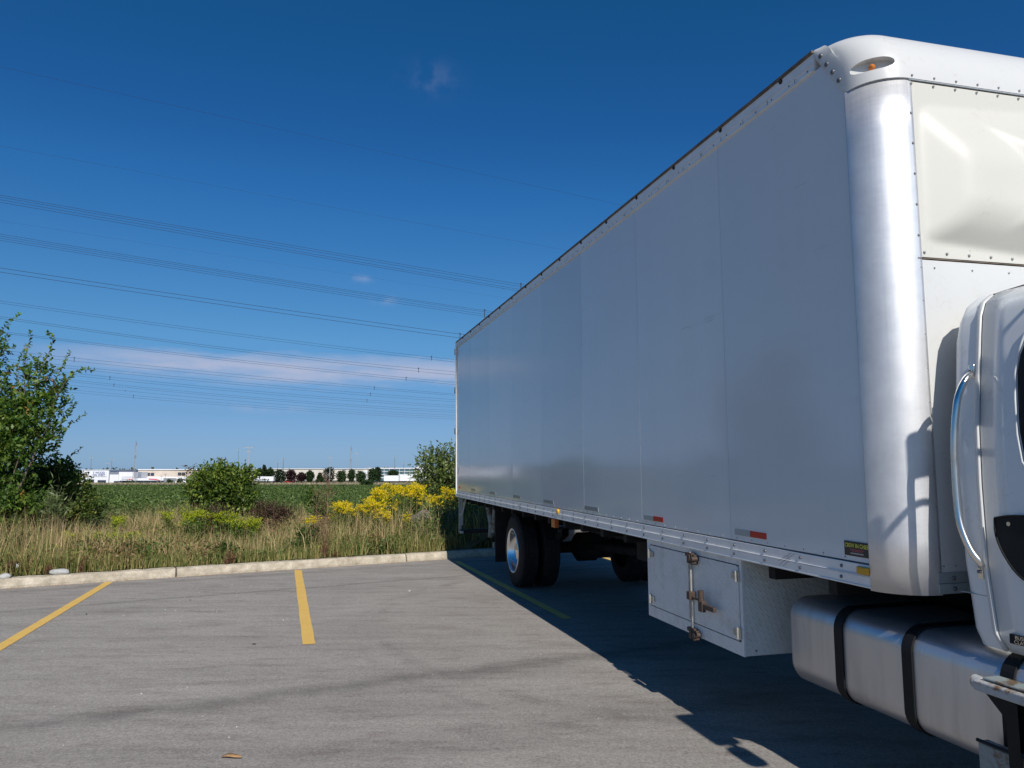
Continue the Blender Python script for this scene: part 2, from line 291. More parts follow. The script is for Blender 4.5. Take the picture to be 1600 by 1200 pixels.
# ------------------------------------------------------------------ mesh helpers
class MB:
    def __init__(s): s.v = []; s.f = []; s.sm = []
    def add(s, vs, fs, smooth=False):
        o = len(s.v); s.v += [tuple(p) for p in vs]; s.f += [tuple(i + o for i in f) for f in fs]; s.sm += [smooth] * len(fs)
    def box(s, a, b):
        (x0, y0, z0), (x1, y1, z1) = a, b
        s.add([(x0, y0, z0), (x1, y0, z0), (x1, y1, z0), (x0, y1, z0), (x0, y0, z1), (x1, y0, z1), (x1, y1, z1), (x0, y1, z1)],
              [(0, 3, 2, 1), (4, 5, 6, 7), (0, 1, 5, 4), (1, 2, 6, 5), (2, 3, 7, 6), (3, 0, 4, 7)])
    def tube(s, pts, r, seg=8, cap=True, smooth=True):
        pts = [Vector(p) for p in pts]; n = len(pts); rs = r if isinstance(r, (list, tuple)) else [r] * n
        vs = []; fs = []; up = None
        for i, p in enumerate(pts):
            d = (pts[min(i + 1, n - 1)] - pts[max(i - 1, 0)]).normalized()
            if up is None: up = Vector((0, 0, 1)) if abs(d.z) < 0.9 else Vector((1, 0, 0))
            a = d.cross(up).normalized(); up = a.cross(d).normalized(); b = up
            for k in range(seg):
                t = 2 * math.pi * k / seg; vs.append(p + (a * math.cos(t) + b * math.sin(t)) * rs[i])
        for i in range(n - 1):
            for k in range(seg):
                k2 = (k + 1) % seg; fs.append((i * seg + k, i * seg + k2, (i + 1) * seg + k2, (i + 1) * seg + k))
        s.add(vs, fs, smooth)
        if cap: s.add(vs[:seg], [tuple(range(seg - 1, -1, -1))]); s.add(vs[-seg:], [tuple(range(seg))])
    def disc_stack(s, prof, axis_o, seg=48, ax='x'):
        """lathe: prof = [(along, radius)] around an axis through axis_o"""
        vs = []; fs = []
        for a, r in prof:
            for k in range(seg):
                t = 2 * math.pi * k / seg
                if ax == 'x': vs.append((axis_o[0] + a, axis_o[1] + r * math.cos(t), axis_o[2] + r * math.sin(t)))
                elif ax == 'y': vs.append((axis_o[0] + r * math.cos(t), axis_o[1] + a, axis_o[2] + r * math.sin(t)))
                else: vs.append((axis_o[0] + r * math.cos(t), axis_o[1] + r * math.sin(t), axis_o[2] + a))
        for i in range(len(prof) - 1):
            for k in range(seg):
                k2 = (k + 1) % seg; fs.append((i * seg + k, (i + 1) * seg + k, (i + 1) * seg + k2, i * seg + k2))
        s.add(vs, fs, True)
    def grid(s, rows, smooth=True, closed=False):
        n = len(rows); m = len(rows[0]); vs = [p for r in rows for p in r]; fs = []
        for i in range(n - 1):
            for j in range(m if closed else m - 1):
                j2 = (j + 1) % m; fs.append((i * m + j, i * m + j2, (i + 1) * m + j2, (i + 1) * m + j))
        s.add(vs, fs, smooth)
    def mesh(s, name, mat, recalc=True):
        me = bpy.data.meshes.new(name); me.from_pydata(s.v, [], s.f)
        me.polygons.foreach_set('use_smooth', s.sm)
        for m in (mat if isinstance(mat, (list, tuple)) else [mat]): me.materials.append(m)
        if recalc:
            bm = bmesh.new(); bm.from_mesh(me); bmesh.ops.recalc_face_normals(bm, faces=bm.faces); bm.to_mesh(me); bm.free()
        me.update(); return me
    def build(s, name, mat, parent=None, bevel=0, recalc=True, seg=2):
        o = bpy.data.objects.new(name, s.mesh(name, mat, recalc)); COL.objects.link(o)
        if parent is not None: o.parent = parent
        if bevel:
            b = o.modifiers.new('bevel', 'BEVEL'); b.width = bevel; b.segments = seg; b.limit_method = 'ANGLE'; b.harden_normals = False
        return o
def tag(o, label=None, cat=None, group=None, kind=None):
    if label: o['label'] = label
    if cat: o['category'] = cat
    if group: o['group'] = group
    if kind: o['kind'] = kind
    return o
def empty(name, loc=(0, 0, 0), rz=0, parent=None):
    o = bpy.data.objects.new(name, None); COL.objects.link(o); o.location = loc; o.rotation_euler = (0, 0, rz); o.empty_display_size = 0.2
    if parent is not None: o.parent = parent
    return o
def boxo(name, a, b, mat, parent, bevel=0):
    m = MB(); m.box(a, b); return m.build(name, mat, parent, bevel)
def share(o, name=None, loc=None, parent='same'):
    c = o.copy(); COL.objects.link(c); c.parent = o.parent if parent == 'same' else parent
    if name: c.name = name
    if loc is not None: c.location = loc
    return c
def inst(src, loc):     # a copy of a mesh part at another place of the same parent
    c = share(src); c.location = loc; return c
def fast_mesh(name, verts, loops, starts, totals, mat, cols=None, smooth=False):
    me = bpy.data.meshes.new(name); me.vertices.add(len(verts)); me.vertices.foreach_set('co', verts.astype(np.float32).ravel())
    me.loops.add(len(loops)); me.loops.foreach_set('vertex_index', loops.astype(np.int32))
    me.polygons.add(len(starts)); me.polygons.foreach_set('loop_start', starts.astype(np.int32)); me.polygons.foreach_set('loop_total', totals.astype(np.int32))
    if cols is not None:
        a = me.attributes.new('leafcol', 'FLOAT_COLOR', 'POINT'); c = np.ones((len(verts), 4), np.float32); c[:, :3] = cols; a.data.foreach_set('color', c.ravel())
    me.materials.append(mat); me.update(calc_edges=True)
    o = bpy.data.objects.new(name, me); COL.objects.link(o); return o
def unit(a): return a / (np.linalg.norm(a, axis=-1, keepdims=True) + 1e-9)
def leaf_quads(P, D, S, wd=0.5, fold=0.15, upbias=0.5):
    """rhombic leaves: base P, axis D, length S -> verts (n*4)"""
    n = len(P); D = unit(D); r = rng.normal(size=(n, 3)); r[:, 2] += upbias * 2
    side = unit(np.cross(D, r)); nrm = np.cross(side, D); S = S[:, None]
    v = np.empty((n, 4, 3)); v[:, 0] = P; v[:, 1] = P + D * S * .45 + side * S * wd * .5 + nrm * S * fold
    v[:, 2] = P + D * S; v[:, 3] = P + D * S * .45 - side * S * wd * .5 + nrm * S * fold
    return v.reshape(-1, 3)
def quads_obj(name, V, C, mat, per=4):
    n = len(V) // per; return fast_mesh(name, V, np.arange(n * per), np.arange(n) * per, np.full(n, per), mat, np.repeat(C, per, 0))
def colour_pick(n, pal, w=None, jit=0.18):
    pal = np.array(pal); i = rng.choice(len(pal), n, p=w); return pal[i] * (1 + rng.normal(0, jit, (n, 1)))

def cr(P, n=5):
    P = [Vector(p) for p in P]; out = []
    for i in range(len(P) - 1):
        a = P[max(i - 1, 0)]; b = P[i]; c = P[i + 1]; d = P[min(i + 2, len(P) - 1)]
        for k in range(n):
            t = k / n; out.append(.5 * ((2 * b) + (c - a) * t + (2 * a - 5 * b + 4 * c - d) * t * t + (3 * b - a - 3 * c + d) * t ** 3))
    return out + [P[-1]]

# ------------------------------------------------------------------ terrain and lot
K0 = np.array([-3.758, 11.80]); KD = np.array([0.853, 0.522]); KD = KD / np.linalg.norm(KD); KN = np.array([-KD[1], KD[0]])
def kd(x, y): return (x - K0[0]) * KN[0] + (y - K0[1]) * KN[1]
def ks(x, y): return (x - K0[0]) * KD[0] + (y - K0[1]) * KD[1]
def kp(s, d): return K0 + KD * s + KN * d
FIELD_END = 300.0
def ground_z(x, y):
    d = kd(x, y); x = np.asarray(x, float); y = np.asarray(y, float)
    verge = 0.09 + 0.05 * np.sin(x * 0.9) * np.cos(y * 0.7) * np.clip(d - 0.6, 0, 1)
    far = -4.2 * np.clip((y - 20) / (FIELD_END - 20), 0, 1)
    far = np.where(y < 20, 0.0, far)
    z = verge + far
    # spoil heap behind the truck
    hx, hy = x - 0.4, y - 15.6
    u = (hx * KD[0] + hy * KD[1]) / 2.9; w = (hx * KN[0] + hy * KN[1]) / 1.25
    h = np.clip(1 - u * u - w * w, 0, 1) ** 0.75
    z = z + 0.85 * h * (1 + 0.12 * np.sin(x * 5.1 + y * 3) + 0.1 * np.sin(x * 9 - y * 7))
    return np.where(d < 0.02, -0.08, z)
def sheet_kerbframe(name, ss, dd, mat, kind='structure', dz=0.0):
    S, D = np.meshgrid(ss, dd); X = K0[0] + KD[0] * S + KN[0] * D; Y = K0[1] + KD[1] * S + KN[1] * D
    Z = ground_z(X, Y) + dz; n, m = S.shape
    V = np.stack([X, Y, Z], -1).reshape(-1, 3); i = np.arange(n * m).reshape(n, m)
    f = np.stack([i[:-1, :-1], i[:-1, 1:], i[1:, 1:], i[1:, :-1]], -1).reshape(-1, 4)
    o = fast_mesh(name, V, f.ravel(), np.arange(len(f)) * 4, np.full(len(f), 4), mat)
    o.data.polygons.foreach_set('use_smooth', [True] * len(f)); tag(o, kind=kind); return o
ss = np.unique(np.concatenate([np.linspace(-16, 12, 113), np.geomspace(12, 3000, 30), -np.geomspace(16, 3000, 30)]))
dd = np.unique(np.concatenate([[0.14], np.linspace(0.3, 8, 44), np.geomspace(8, 3500, 60)]))
terrain = sheet_kerbframe('verge_ground', ss, dd, M_['soil'])
# crop field ground: sheet over the terrain from y=20 to the far edge
yy = np.concatenate([np.linspace(17.5, 60, 40), np.linspace(64, FIELD_END, 40)])
rows = []
for y in yy:
    rows.append([(x, y, float(ground_z(x, y)) + 0.14) for x in np.linspace(-30 - y * 1.2, 8 + y * 0.6, 60)])
m = MB(); m.grid(rows); tag(m.build('crop_field_ground', M_['field'], recalc=False), kind='structure')
m = MB(); xs = np.linspace(-420, 420, 8)
m.grid([[(x, y, -3.70) for x in xs] for y in (FIELD_END + .5, FIELD_END + 12)]); tag(m.build('dry_grass_strip', M_['straw'], recalc=False), kind='structure')
m = MB(); m.grid([[(x, y, -3.71) for x in xs] for y in (FIELD_END + 12.5, FIELD_END + 40)]); tag(m.build('far_road', M_['road'], recalc=False), kind='structure')
# parking lot
m = MB()
A = kp(-60, 0.05); B = kp(60, 0.05); Cc = kp(60, -70); D_ = kp(-60, -70)
m.add([(A[0], A[1], 0), (B[0], B[1], 0), (Cc[0], Cc[1], 0), (D_[0], D_[1], 0)], [(0, 3, 2, 1)])
tag(m.build('parking_lot', M_['asphalt'], recalc=False), kind='structure')
# kerb: cast lengths with recessed joints
kerb = empty('kerb', (*kp(-1.5, 0.08), 0)); tag(kerb, 'weathered pale concrete kerb between the asphalt lot and the grass verge', 'kerb', kind='structure')
kr = math.atan2(KD[1], KD[0]); ki = Matrix.Translation(kerb.location).inverted()
joints = [-30, -26, -22, -18, -14.2, -10.9, -7.6, -4.75, -1.2, 2.35, 5.9, 9.4, 13, 17, 21]
for i in range(len(joints) - 1):
    s0, s1 = joints[i] + 0.012, joints[i + 1] - 0.012; m = MB(); n = 22; rows = []
    off = random.uniform(-.012, .012)
    for k in range(n + 1):
        s = s0 + (s1 - s0) * k / n; j = lambda a: random.uniform(-a, a)
        prof = [(0.0, -0.03), (-0.004 + j(.006), 0.03), (0.01 + j(.005), 0.085), (0.035 + j(.010), 0.115 + j(.008)), (0.08, 0.123 + j(.005)), (0.14, 0.124 + j(.005)), (0.172 + j(.012), 0.115 + j(.014)), (0.19, 0.08), (0.19, -0.03)]
        row = []
        for d, z in prof:
            p = kp(s, d + off); row.append((p[0] - kerb.location.x, p[1] - kerb.location.y, z))
        rows.append(row)
    m.grid(rows, smooth=False); m.add(rows[0], [tuple(range(9))]); m.add(rows[-1], [tuple(range(8, -1, -1))])
    m.build('kerb_stone', M_['concrete'], kerb)

# painted bay lines
LD = np.array([-3.302 + 1.788, 11.932 - 6.897]); LD /= np.linalg.norm(LD); LN = np.array([LD[1], -LD[0]])
def pline(p0, p1, label, w=0.105, mt='line'):
    p0 = np.array(p0); p1 = np.array(p1); d = (p1 - p0) / np.linalg.norm(p1 - p0); nn = np.array([d[1], -d[0]]); m = MB(); k = 24; L_ = np.linalg.norm(p1 - p0)
    rows = []
    for i in range(k + 1):
        c = p0 + d * L_ * i / k; a = c - nn * (w / 2 + random.uniform(-.002, .003)); b = c + nn * (w / 2 + random.uniform(-.002, .003))
        rows.append([(a[0] - p0[0], a[1] - p0[1], 0), (b[0] - p0[0], b[1] - p0[1], 0)])
    m.grid(rows, False); o = m.build('parking_line', M_[mt], recalc=False); o.location = (p0[0], p0[1], 0.004)
    tag(o, label, 'parking line', 'yellow bay lines painted on the lot')
pline((-1.766, 6.897), (-3.258, 11.932), 'short yellow bay line standing clear in the middle of the sunlit asphalt')
pline((-3.99, 5.4), (-5.47, 10.66), 'yellow bay line leaving the left edge of the photo towards the kerb')
pline((0.57, 8.06), (-0.92, 13.05), 'yellow bay line lying in the shadow of the truck', mt='line_shade')
pline((3.2, 7.9), (1.5, 14.0), 'yellow bay line mostly hidden on the far side beneath the truck', mt='line_shade')

# ------------------------------------------------------------------ the truck
T = bpy.data.objects.new('box_truck', None); COL.objects.link(T); T.matrix_world = TM; T.empty_display_size = 0.3
tag(T, 'white box truck with a long panelled cargo box, cut off by the right photo edge', 'truck')
L = 9.515; W = 2.58; ZB = 1.0; ZT = 3.523; FY = -0.18; R = 0.175
# side panels, each slightly bowed between its seams
seams = [0.0, 1.141, 2.351, 3.561, 4.771, 5.981, 7.191, 8.401, L - 0.05]
for side in (0, 1):
    for i in range(len(seams) - 1):
        y0, y1 = seams[i] + 0.002, seams[i + 1] - 0.002; m = MB(); n = 12; rows = []
        tilt = random.uniform(-.0015, .0015); bow = random.uniform(0.0005, 0.003)
        for k in range(n + 1):
            f = k / n; y = y0 + (y1 - y0) * f; x = 0.004 - bow * (1 - (2 * f - 1) ** 2) + tilt * f
            if side: x = W - x
            rows.append([(x, y, 1.095), (x, y, 1.7), (x, y, 2.3), (x, y, 2.9), (x, y, 3.42)])
        m.grid(rows); r2 = [[(p[0] + (0.03 if not side else -0.03), p[1], p[2]) for p in (rows[k][0], rows[k][-1])] for k in (0, n)]
        m.add([rows[0][0], rows[0][-1], r2[0][1], r2[0][0]], [(0, 1, 2, 3)]); m.add([rows[-1][0], rows[-1][-1], r2[1][1], r2[1][0]], [(0, 1, 2, 3)])
        m.build('side_panel', M_['panel'], T)
    # overlap strips at the seams
    for y in seams[1:-1]:
        x = 0.0045 if not side else W - 0.0045
        boxo('seam_strip', (min(x, x + (0.02 if not side else -0.02)), y - 0.0016, 1.097), (max(x, x + (0.02 if not side else -0.02)), y + 0.0016, 3.418), M_['seam'], T)
# inner shell keeps light out
boxo('box_shell', (0.04, 0.0, 1.06), (W - 0.04, L - 0.06, 3.46), M_['bpale'], T)
def mirror(sx, a, b):       # a part for the left side (x given from 0) or mirrored to the right
    return (a, b) if not sx else ((W - b[0], a[1], a[2]), (W - a[0], b[1], b[2]))
for sx in (0, 1):
    for nm, a, b in (('bottom_rail', (-0.008, 0.0, 1.0), (0.05, L, 1.0375)), ('bottom_rail', (-0.004, 0.0, 1.0375), (0.05, L, 1.088)), ('bottom_rail_lip', (-0.011, 0.0, 1.0395), (-0.0045, L, 1.0435)),
                     ('bottom_rail_lip', (-0.012, 0.0, 0.992), (0.03, L, 1.0)), ('top_rail', (-0.004, 0.21, 3.425), (0.05, L, 3.508)), ('top_rail_lip', (-0.010, 0.21, 3.4175), (0.02, L, 3.4245)), ('top_rail_lip', (-0.008, 0.21, 3.455), (-0.0045, L, 3.4585)),
                     ('roof_edge', (-0.014, 0.21, 3.5085), (0.06, L + .005, 3.523)), ('rear_post', (-0.012, L, 1.0), (0.07, L + 0.045, 3.523))):
        a, b = mirror(sx, a, b); boxo(nm, a, b, M_['sealant'] if nm == 'roof_edge' else M_['rail'], T, 0.0015)
boxo('roof', (0.06, 0.2, 3.505), (W - 0.06, L, 3.52), M_['cap'], T)
boxo('rear_door', (0.07, L - 0.03, 1.0), (W - 0.07, L + 0.02, 3.5), M_['cap'], T)
boxo('floor', (0.05, 0.0, 0.99), (W - 0.05, L, 1.055), M_['under'], T)
for z in (3.36, 2.72, 2.05, 1.4): boxo('rear_door_hinge', (-0.028, L + 0.01, z - 0.05), (-0.0125, L + 0.06, z + 0.05), M_['bolt'], T, 0.003)
# bolts and rivets are below ten pixels: one joined part each
def studs(name, pts, r, h, mat, ax='x', seg=8):
    m = MB()
    for p in pts:
        d = Vector((-h, 0, 0)) if ax == 'x' else Vector((0, -h, 0)); p = Vector(p)
        m.tube([p, p + d * 0.6, p + d], [r, r * .9, r * .45], seg)
    o = m.build(name, mat, T); tag(o, kind='stuff'); return o
pts = []; y = 0.19
while y < L - 0.1:
    for z in (1.066, 1.018): pts.append((-0.004 if z > 1.04 else -0.008, y, z))
    y += 0.302
for y in (5.66, 5.60, 5.72, 5.63, 5.69): pts.append((-0.004, y, 1.03 + random.uniform(-.01, .02)))
studs('rail_bolts', pts, 0.0085, 0.007, M_['bolt'])
studs('small_rivets', [(0.0035, 0.17 + 0.151 * k, 1.108) for k in range(61)] + [(0.0035, 0.4 + .075 * k, 3.408) for k in range(0)], 0.0045, 0.005, M_['rivet'])
studs('top_rivets', [(-0.004, 0.26 + 0.1517 * k, 3.4405) for k in range(60)], 0.0045, 0.004, M_['bolt'], seg=6)
studs('roof_edge_bolts', [(-0.004, 0.476 + 0.605 * k, 3.496) for k in range(15)], 0.013, 0.012, M_['dark'])
m = MB()
for k in range(38): m.box((-0.0052, 0.36 + .24 * k, 3.4305), (-0.0042, 0.365 + .24 * k, 3.452))
tag(m.build('top_rail_ticks', M_['sill'], T), kind='stuff')
# scratches on the bottom rail
m = MB()
for (ya, za, yb, zb) in ((.60, 1.083, .585, 1.045), (.56, 1.08, .67, 1.03), (.53, 1.082, .62, 1.035), (.60, 1.05, .66, 1.012), (.57, 1.05, .63, 1.008)):
    m.tube([(-0.0088, ya, za), (-0.0092, yb, zb)], 0.0008, 4)
tag(m.build('rail_scratches', M_['bolt'], T), kind='stuff')
# reflective tape
def tape(y0, mats, w=0.16, z0=1.125, dz=0.0):
    for k, (mt, nm) in enumerate(mats):
        boxo(nm, (0.0005 - 0.0015, y0 - (k + 1) * w, z0), (0.0035, y0 - k * w - 0.001, z0 + 0.033), M_[mt], T)
tape(1.093, (('white_tape', 'silver_reflector'), ('red', 'red_reflector')), 0.155)
tape(2.314, (('white_tape', 'silver_reflector'), ('red', 'red_reflector')), 0.155)
for y in (3.549, 4.759, 5.956, 7.17, 8.38): tape(y, (('grey_tape', 'silver_reflector'),), 0.33)
boxo('red_reflector', (-0.001, 9.25, 1.13), (0.0035, 9.38, 1.165), M_['red'], T)
# decal with lettering
def text(body, size, mat, parent, origin, xdir, ydir, name='lettering', bold=0.0, ext=0.0006, sx=1.0):
    cu = bpy.data.curves.new(name, 'FONT'); cu.body = body; cu.size = size; cu.extrude = ext; cu.offset = bold; cu.align_x = 'CENTER'; cu.align_y = 'CENTER'
    tmp = bpy.data.objects.new('tmp', cu); COL.objects.link(tmp); dg = bpy.context.evaluated_depsgraph_get(); me = bpy.data.meshes.new_from_object(tmp.evaluated_get(dg)); bpy.data.objects.remove(tmp)
    X = Vector(xdir); Y = Vector(ydir); Z = X.cross(Y); mt = Matrix((X * sx, Y, Z)).transposed().to_4x4(); mt.translation = Vector(origin); me.transform(mt); me.name = name
    me.materials.clear(); me.materials.append(mat); o = bpy.data.objects.new(name, me); COL.objects.link(o); o.parent = parent; return o
dec = boxo('decal', (-0.002, 0.006, 1.117), (0.003, 0.168, 1.18), M_['decal_black'], T)
text('CREW IN CHIEF', 0.025, M_['decal_yellow'], dec, (-0.003, 0.086, 1.162), (0, -1, 0), (0, 0, 1), bold=0.0006, sx=0.86)
boxo('decal_stripe', (-0.0028, 0.04, 1.1435), (-0.0018, 0.13, 1.1465), M_['decal_red'], dec); boxo('decal_stripe', (-0.0028, 0.05, 1.1375), (-0.0018, 0.12, 1.1405), M_['decal_red'], dec)
text('LOGISTICS', 0.010, M_['decal_grey'], dec, (-0.003, 0.086, 1.128), (0, -1, 0), (0, 0, 1)) if False else boxo('decal_stripe', (-0.0028, 0.045, 1.1265), (-0.0018, 0.127, 1.131), M_['decal_grey'], dec)
ml = boxo('marker_light', (-0.020, 0.006, 1.046), (-0.004, 0.077, 1.079), M_['yellow'], T, 0.006)
m = MB(); m.disc_stack([(0, 0.0), (-.018, 0.004), (-.016, .022), (-.002, .026), (0, .026)], (-0.004, 4.262, 1.066), 16); m.build('marker_light', M_['yellow'], T)
boxo('signal_lamp', (0.03, 4.49, 0.89), (0.075, 4.60, 0.975), M_['orange'], T, 0.006)
boxo('lamp_bracket', (0.04, 4.50, 0.97), (0.07, 4.59, 1.0), M_['under'], T)

# corner posts (quarter-round aluminium)
def quarter(z0, z1, r=R, off=0.0, n=16):
    return [[(R + off - (r) * math.cos(a), -(r) * math.sin(a) * 1.0 - 0.0, z) for a in [math.pi / 2 * k / n for k in range(n + 1)]] for z in z0]
def corner(side):
    m = MB(); n = 20; rows = []
    for z in [0.985] + [0.985 + (3.205 - .985) * k / 10 for k in range(1, 11)]:
        row = []
        for k in range(n + 1):
            a = math.pi / 2 * k / n; x = R - (R + .008) * math.cos(a); y = -(R + .006) * math.sin(a); row.append((x if not side else W - x, y, z))
        row = [(row[0][0], 0.003, z)] + row + [(R + .012 if not side else W - R - .012, -(R + .006), z)]
        rows.append(row)
    m.grid(rows); o = m.build('corner_post', M_['alu'], T, recalc=True); s = o.modifiers.new('solid', 'SOLIDIFY'); s.thickness = 0.004; s.offset = 0; return o
corner(0); corner(1)
studs('corner_rivets', [(0.0 + .002, -.012, 1.2 + .22 * k) for k in range(9)], 0.003, 0.005, M_['rivet'])
boxo('corner_seam', (-.0085, 0.003, 1.09), (0.003, 0.0055, 3.2), M_['sill'], T)

# front cap: rounded plan, rounded top edge
def cap_mesh():
    m = MB(); rows = []; nt = 22; na = 12
    zc0, zc1 = 3.203, 3.530; yb = 0.20
    for t in range(nt + 1):
        th = math.pi / 2 * t / nt; f = 0.31 * (1 - math.cos(th)) ** 1.0; s = 0.075 * (1 - math.cos(th)) ** 2; z = zc0 + (zc1 - zc0) * math.sin(th)
        r = R - 0.01 * t / nt; x0 = -0.010 + s; y0 = FY - 0.011 + f; x1 = W + 0.010 - s; row = []
        yr = max(yb, y0 + r + 0.005)
        zz = lambda y: (min(3.203 + max(y, 0) * 1.45, 3.515)) + (zc1 - (min(3.203 + max(y, 0) * 1.45, 3.515))) * (z - zc0) / (zc1 - zc0)
        sy_ = [yr + (y0 + r - yr) * q_ / 5 for q_ in range(5)]
        for q_ in sy_: row.append((x0, q_, zz(q_)))
        for k in range(na + 1):
            a = math.pi / 2 * k / na; row.append((x0 + r - r * math.cos(a), y0 + r - r * math.sin(a), z))
        for k in range(1, 24): row.append((x0 + r + (x1 - x0 - 2 * r) * k / 24, y0, z))
        for k in range(na + 1):
            a = math.pi / 2 * (1 - k / na); row.append((x1 - r + r * math.cos(a), y0 + r - r * math.sin(a), z))
        
        for q_ in reversed(sy_): row.append((x1, q_, zz(q_)))
        rows.append(row)
    bot = [(p[0] + (0.02 if p[0] < W / 2 else -0.02), p[1] + 0.025, p[2]) for p in rows[0]]
    m.grid([bot] + rows); top = rows[-1]; m.add(top, [tuple(range(len(top)))]); m.add([r[0] for r in rows], [tuple(range(len(rows)))]); m.add([r[-1] for r in rows], [tuple(range(len(rows)))])
    m.add(bot, [tuple(range(len(bot)))])
    return m
cap = cap_mesh().build('roof_cap', M_['cap'], T)
def boolean(o, cutter_mb):
    c = cutter_mb.build('tmp', M_['cap'], None); md = o.modifiers.new('cut', 'BOOLEAN'); md.object = c; md.solver = 'EXACT'
    par = o.parent; c.matrix_world = Matrix(); o.parent = None
    bpy.context.view_layer.update(); dg = bpy.context.evaluated_depsgraph_get(); me = bpy.data.meshes.new_from_object(o.evaluated_get(dg))
    o.modifiers.remove(md); o.data = me; o.parent = par; bpy.data.objects.remove(c)
# recess around the clearance lamp at the left corner: a lens-shaped slot cut in
m = MB(); ctr = Vector((0.060, -0.098, 3.283)); ax1 = Vector((0.80, -0.60, 0)).normalized(); dpt = Vector((0.60, 0.80, 0))
rowA = []; rowB = []
for k in range(28):
    t = 2 * math.pi * k / 28; cx = 0.090 * math.copysign(abs(math.cos(t)) ** 0.7, math.cos(t)); cz = 0.030 * math.copysign(abs(math.sin(t)) ** 0.9, math.sin(t))
    rowA.append(ctr + ax1 * cx + Vector((0, 0, cz)) - dpt * 0.1); rowB.append(ctr + ax1 * cx + Vector((0, 0, cz)) + dpt * 0.010)
m.grid([rowA, rowB], False, True); m.add(rowA, [tuple(range(28))]); m.add(rowB, [tuple(range(27, -1, -1))])
boolean(cap, m)
try:
    cap.data.set_sharp_from_angle(angle=math.radians(28))
except Exception: pass
m = MB(); p0 = ctr + Vector((0, 0, -0.001)) + dpt * .006; m.tube([p0, p0 - dpt * .016, p0 - dpt * .024, p0 - dpt * .028], [.0145, .014, .009, .003], 14); m.build('clearance_lamp', M_['amber'], T)
studs('cap_bolts', [(-.009, 0.152, 3.462), (-.009, 0.112, 3.400), (-.009, 0.073, 3.342), (-.009, 0.033, 3.282)], .013, .008, M_['bolt'])
# ledge of the cap and two rivet rows along the front
fr = [(0.185 + 0.118 * k, FY - 0.011, 3.216) for k in range(19)] + [(0.185 + 0.118 * k, FY - 0.004, 3.182) for k in range(19)]
studs('cap_rivets', fr, .0055, .006, M_['rivet'], 'y')
boxo('cap_seam', (0.17, FY - .0085, 3.1985), (W - .17, FY + .02, 3.2025), M_['seam'], T)

# upper front panel with the moulded nose fairing
m = MB(); nx, nz_ = 150, 64; rows = []; x0, x1, z0, z1 = 0.165, W - 0.165, 2.402, 3.195
def smin(a, b, k=0.02):
    h = max(k - abs(a - b), 0) / k; return min(a, b) - h * h * k * .25
for j in range(nz_ + 1):
    z = z0 + (z1 - z0) * j / nz_; row = []
    for i in range(nx + 1):
        x = x0 + (x1 - x0) * i / nx; xs_ = min(x, W - x)
        lft = (xs_ - 0.212) * 0.55; top = (3.085 - z) * 0.42 + (xs_ - .21) * .02; bot_ = (z - 2.475 + 0.055 * min(1, max(0, (xs_ - .25) / .8))) * 0.8
        p = smin(smin(lft, top, .03), smin(bot_, 0.105, .06), .03)
        l2 = (xs_ - 0.45) * 0.5 + 0.0; t2 = (3.075 - z) * 0.75 - (0.0); p2 = smin(smin(l2, t2 * 1.0, .01), smin(bot_, 0.165, .05), .012)
        # central crease starting from the upper ridge
        p = max(p, p2) if p2 > 0 else p
        p = max(p, 0.0); row.append((x, FY - 0.002 - p, z))
    rows.append(row)
m.grid(rows); o = m.build('nose_panel', M_['cream'], T); 
s = o.modifiers.new('smooth', 'SMOOTH'); s.factor = 0.5; s.iterations = 3
boxo('nose_panel_lap', (0.165, FY - .005, 2.397), (W - .165, FY + .02, 2.401), M_['sealant'], T)
studs('nose_rivets', [(0.20 + .118 * k, FY - .003, 2.425) for k in range(19)] + [(0.176, FY - .003, 2.5 + .137 * k) for k in range(5)], .0065, .006, M_['rivet'], 'y')
studs('front_rivets', [(0.179, FY, 1.2 + .145 * k) for k in range(9)] + [(.25 + .2 * k, FY, 2.36) for k in range(11)] + [(0.2 + .06 * k, FY, 1.10) for k in range(36)], .0045, .005, M_['rivet'], 'y')
boxo('front_panel', (0.165, FY, 1.075), (W - .165, FY + .03, 2.393), M_['cap'], T)
boxo('front_sill', (0.165, FY - .006, 1.032), (W - .165, FY + .03, 1.075), M_['sill'], T, .002); boxo('front_sill', (0.165, FY - .010, 0.99), (W - .165, FY + .03, 1.031), M_['sill'], T, .002)
studs('sill_bolts', [(0.24 + .2 * k, FY - .006, 1.052) for k in range(11)] + [(0.24 + .2 * k, FY - .01, 1.01) for k in range(11)], .010, .008, M_['bolt'], 'y')
studs('panel_specks', [(random.uniform(.25, 1.0), FY - .001, random.uniform(2.42, 2.46)) for k in range(3)], .003, .002, M_['bolt'], 'y', 5)

